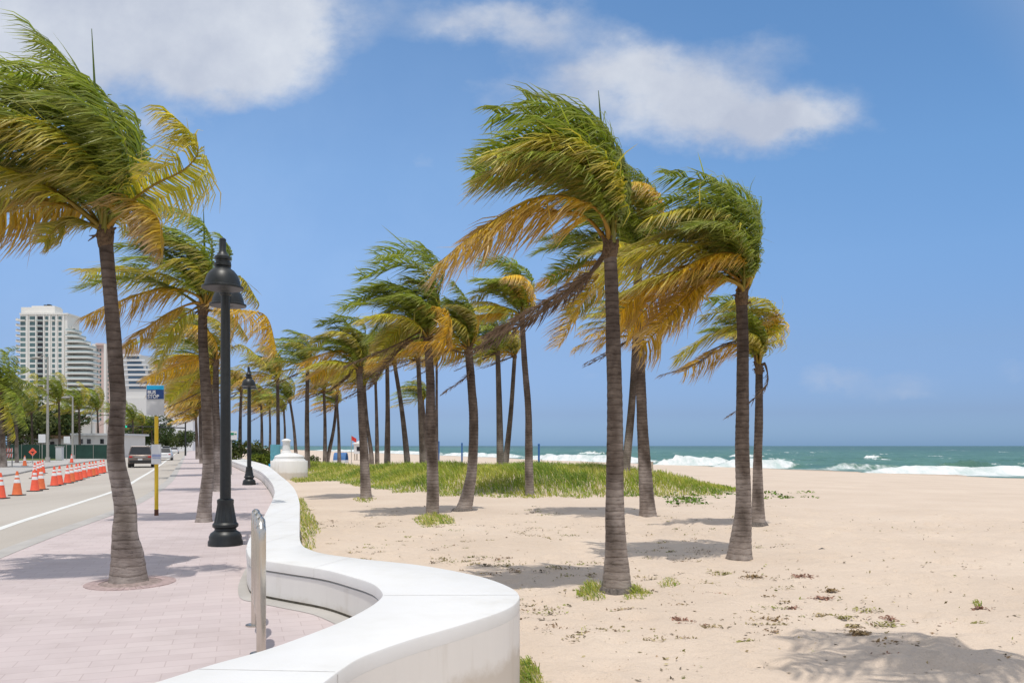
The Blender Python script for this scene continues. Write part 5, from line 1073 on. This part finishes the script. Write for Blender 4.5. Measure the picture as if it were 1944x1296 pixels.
# small dark bit of driftwood on open sand
p = gat(1561, 1045); dw = MB(); dw.tube([p + Vector((-.09, 0, .01)), p + Vector((0, .02, .035)), p + Vector((.09, -.01, .015))], [.012, .025, .008], 7); o = dw.build('driftwood', MT['rubber'], smooth=50, loc=p); meta(o, 'small dark piece of driftwood alone on the open sand', 'driftwood')
# ------------------------------------------------------------------ buildings
def zpx(py, Y): return HC + (HY - py) / F * Y
def xpx(px, Y): return (px - CX) / F * Y
def bbox(m, x0, x1, ytop, ybot, Y, d):       # block seen between photo columns/rows, front at depth Y
    m.box(xpx(x0, Y), Y, max(-.5, zpx(ybot, Y)) if ybot < 860 else -.5, xpx(x1, Y), Y + d, zpx(ytop, Y))
Yt = 330
tw_ = thing('apartment_tower', gp(90, Yt, 0), 'tall cream apartment tower with teal windows and stepped curved balconies', 'building')
m = MB(); bbox(m, 38, 128, 597, 870, Yt, 9); m.build('wall', MT['tower'], tw_)
m = MB(); bbox(m, 37, 128.5, 594, 596.8, Yt - .6, 10); m.build('cornice', MT['tower'], tw_)
m = MB(); bbox(m, 40, 104, 583, 593.8, Yt + 2, 6); bbox(m, 60, 104, 580.5, 582.9, Yt + 3, 5); m.build('roof_block', MT['tower'], tw_)
m = MB(); bbox(m, 83, 87, 578.5, 580.4, Yt + 4, 2); bbox(m, 89, 94, 577.5, 580.4, Yt + 4, 2); m.build('roof_plant', MT['rubber'], tw_)
fl_h = (838 - 600) / 23.0
NF = 16
for (x0, x1, mt) in [(38.8, 48.5, 'glass'), (56.5, 67, 'glass'), (71.5, 82, 'glass_dark'), (86, 91.5, 'glass'), (99, 104.5, 'glass'), (111, 117, 'glass')]:
    for k in range(NF):
        yt = 600.5 + k * 10.1; 
        m = MB(); m.box(xpx(x0, Yt), Yt - .05, zpx(yt + 6.6, Yt), xpx(x1, Yt), Yt + .4, zpx(yt, Yt)); wn_ = m.build('window', MT[mt], tw_)
        if k == 0 or mt == 'glass_dark':
            m = MB(); m.box(xpx(x0 - .4, Yt), Yt - .9, zpx(yt + 8.6, Yt), xpx(x1 + .4, Yt), Yt - .06, zpx(yt + 6.8, Yt)); m.build('balcony_rail' if mt == 'glass_dark' else 'sill', MT['tower_rail'] if mt == 'glass_dark' else MT['tower'], wn_)
# white vertical piers
for x in (52.5, 69.3, 84, 95.3, 108, 121.5):
    m = MB(); m.box(xpx(x - 1.2, Yt), Yt - .45, 0, xpx(x + 1.2, Yt), Yt - .002, zpx(597.2, Yt)); m.build('pier', MT['tower'], tw_)
for k in range(17):                          # left balcony ends
    yt = 600 + k * 10.1; m = MB(); m.box(xpx(28, Yt), Yt + .5, zpx(yt + 8, Yt), xpx(37.9, Yt), Yt + 5, zpx(yt + 6.2, Yt)); m.box(xpx(28.3, Yt), Yt + .6, zpx(yt + 6.2, Yt), xpx(28.8, Yt), Yt + 8, zpx(yt + 3, Yt)); m.build('balcony', MT['tower'], tw_)
# stepped curved right wing
steps = [(600, 128), (609, 133), (619, 139), (629, 147), (639, 156), (649, 166), (655, 173)]
def right_lim(y):
    r0 = 128
    for yy_, xx_ in steps:
        if y >= yy_: r0 = xx_
    return r0
m = MB()
for i, (yt, xr) in enumerate(steps):
    yb = steps[i + 1][0] if i + 1 < len(steps) else 870
    if xr > 128.5: bbox(m, 128, xr, yt, yb, Yt + 3 + .02 * i, 3)
m.build('wing_wall', MT['tower'], tw_)
for k in range(2, 20):
    yt = 601 + k * 10.1; xr = right_lim(yt) + 2
    if xr < 133: continue
    x0, x1 = xpx(127, Yt), xpx(xr, Yt); wd = x1 - x0; ang = np.linspace(0, math.pi / 2, 9)
    out_ = [(x0, Yt - 1.2)] + [(x1 - 2.6 + 2.6 * math.sin(a), Yt + 1.4 - 2.6 * math.cos(a)) for a in ang] + [(x1, Yt + 6)]
    m = MB(); n_ = len(out_); z0, z1 = zpx(yt + 8.4, Yt), zpx(yt + 6.4, Yt)
    m.add([(x, y, z0) for x, y in out_] + [(x, y, z1) for x, y in out_] + [(x0, Yt + 6, z0), (x0, Yt + 6, z1)], [(i, i + 1, n_ + i + 1, n_ + i) for i in range(n_ - 1)]); m.f += [tuple(range(n_ - 1, -1, -1)) + (2 * n_,), tuple(range(n_, 2 * n_)) + (2 * n_ + 1,)]
    bl = m.build('balcony', MT['tower'], tw_)
    m = MB(); z2 = zpx(yt + 3.6, Yt); m.add([(x, y + .03, z1) for x, y in out_] + [(x, y + .03, z2) for x, y in out_], [(i, i + 1, n_ + i + 1, n_ + i) for i in range(n_ - 1)]); m.build('railing', MT['tower_rail'], bl)
    m = MB(); m.box(x0 + .8, Yt + 2.9, zpx(yt + 6.3, Yt), x1 - 1.2, Yt + 3.0, zpx(yt + .6, Yt)); m.build('balcony_door', MT['glass_dark'], tw_)
# pink tower
Yp = 420; pk = thing('pink_tower', gp(190, Yp, 0), 'narrow pink and cream tower right of the cream apartment tower', 'building')
m = MB(); bbox(m, 181, 222, 655, 870, Yp, 25); m.build('wall', MT['pink'], pk); m = MB(); bbox(m, 175, 180.9, 652.5, 870, Yp - 2, 18); bbox(m, 197, 201, 652.5, 870, Yp - 2, 1.99); m.build('pier', MT['tower'], pk); m = MB(); bbox(m, 181.1, 196.9, 651, 654.9, Yp - 1, 20); m.build('cornice', MT['pink'], pk)
for k in range(17):
    for x0, x1 in ((183, 186.5), (189, 192), (203, 206)):
        m = MB(); bbox(m, x0, x1, 662 + k * 8.2, 666.5 + k * 8.2, Yp - .1, .5); m.build('window', MT['glass'], pk)
# white stepped hotel
Yh = 260; ht_ = thing('stepped_hotel', gp(270, Yh, 0), 'white hotel with a blank wall and stepped blue windowed terraces behind the bus stop', 'building')
st_ = [(672, 232, 262), (682, 232, 270), (691, 232, 278), (700, 232, 287), (710, 232, 297), (720, 232, 304), (730, 232, 310)]
for i, (yt, x0, x1) in enumerate(st_):
    yb = st_[i + 1][0] if i + 1 < len(st_) else 755
    m = MB(); bbox(m, x0 - 12, x1, yt, yb, Yh + 2 - .22 * i, 30 + i); tr = m.build('terrace', MT['hotel'], ht_)
    m = MB(); m.box(xpx(x0 - 12, Yh), Yh + 2 - .22 * i - .5, zpx(yt + 2.2, Yh), xpx(x1 + .8, Yh), Yh + 2 - .22 * i - .01, zpx(yt - .8, Yh)); m.build('parapet', MT['sign_white'], tr)
    m = MB(); m.box(xpx(x0 + 3 + i * 1.4, Yh), Yh + 2 - .22 * i - .12, zpx(yt + 7.6, Yh), xpx(min(x1 - 3, x0 + 28 + i * 4), Yh), Yh + 2 - .22 * i - .008, zpx(yt + 3.2, Yh)); m.build('window', MT['glass_blue'], tr)
    if x1 - x0 > 44:
        m = MB(); m.box(xpx(x0 + 34 + i * 4, Yh), Yh + 2 - .22 * i - .12, zpx(yt + 7.6, Yh), xpx(x1 - 2, Yh), Yh + 2 - .22 * i - .008, zpx(yt + 3.2, Yh)); m.build('window', MT['glass_blue'], tr)
m = MB(); bbox(m, 218, 311, 755, 870, Yh - .5, 40); m.build('wall', MT['hotel'], ht_)
m = MB(); bbox(m, 311.1, 322, 742, 870, Yh + 6, 30); m.build('side_wing', MT['hotel'], ht_)
for k in range(5):
    m = MB(); bbox(m, 313, 318.5, 758 + k * 9, 763 + k * 9, Yh + 5.8, .4); m.build('window', MT['glass_blue'], ht_)
Yl = 300; lo_ = thing('low_white_building', gp(318, Yl, 0), 'long low bright white building over the end of the road', 'building')
m = MB(); bbox(m, 279, 366, 777, 870, Yl - 42, 8); m.build('wall', MT['sign_white'], lo_)
m = MB(); bbox(m, 312, 352, 768, 776.9, Yl - 40, 6); m.build('upper_storey', MT['sign_white'], lo_)
for k, x in enumerate((284, 297, 309, 321, 333, 345)):
    m = MB(); bbox(m, x, x + 3.2, 794, 798.5, Yl - 42.1, .4); m.build('window', MT['glass_dark'], lo_)
Yw = 115; sw_ = thing('beach_house', gp(170, Yw, 0), 'low white flat roofed house behind the green fence beside the big trunk', 'building')
m = MB(); bbox(m, 135, 215, 826, 870, Yw, 10); m.build('wall', MT['shade_white'], sw_); m = MB(); bbox(m, 133, 217, 822, 825.9, Yw - .4, 11); m.build('roof', MT['sign_grey'], sw_)
for x in (150, 165, 190): m = MB(); bbox(m, x, x + 7, 833, 842, Yw - .05, .3); m.build('window', MT['glass_dark'], sw_)
Yw = 125; s3 = thing('beach_house', gp(60, Yw, 0), 'grey house with a brown roof between the trees at the far left', 'building')
m = MB(); bbox(m, 20, 125, 832, 870, Yw, 9); m.build('wall', MT['shade_white'], s3); m = MB(); bbox(m, 17, 128, 826, 831.9, Yw - .8, 11); m.build('roof', MT['fibre'], s3)
for x in (35, 55, 95): m = MB(); bbox(m, x, x + 8, 838, 848, Yw - .05, .3); m.build('window', MT['glass_dark'], s3)
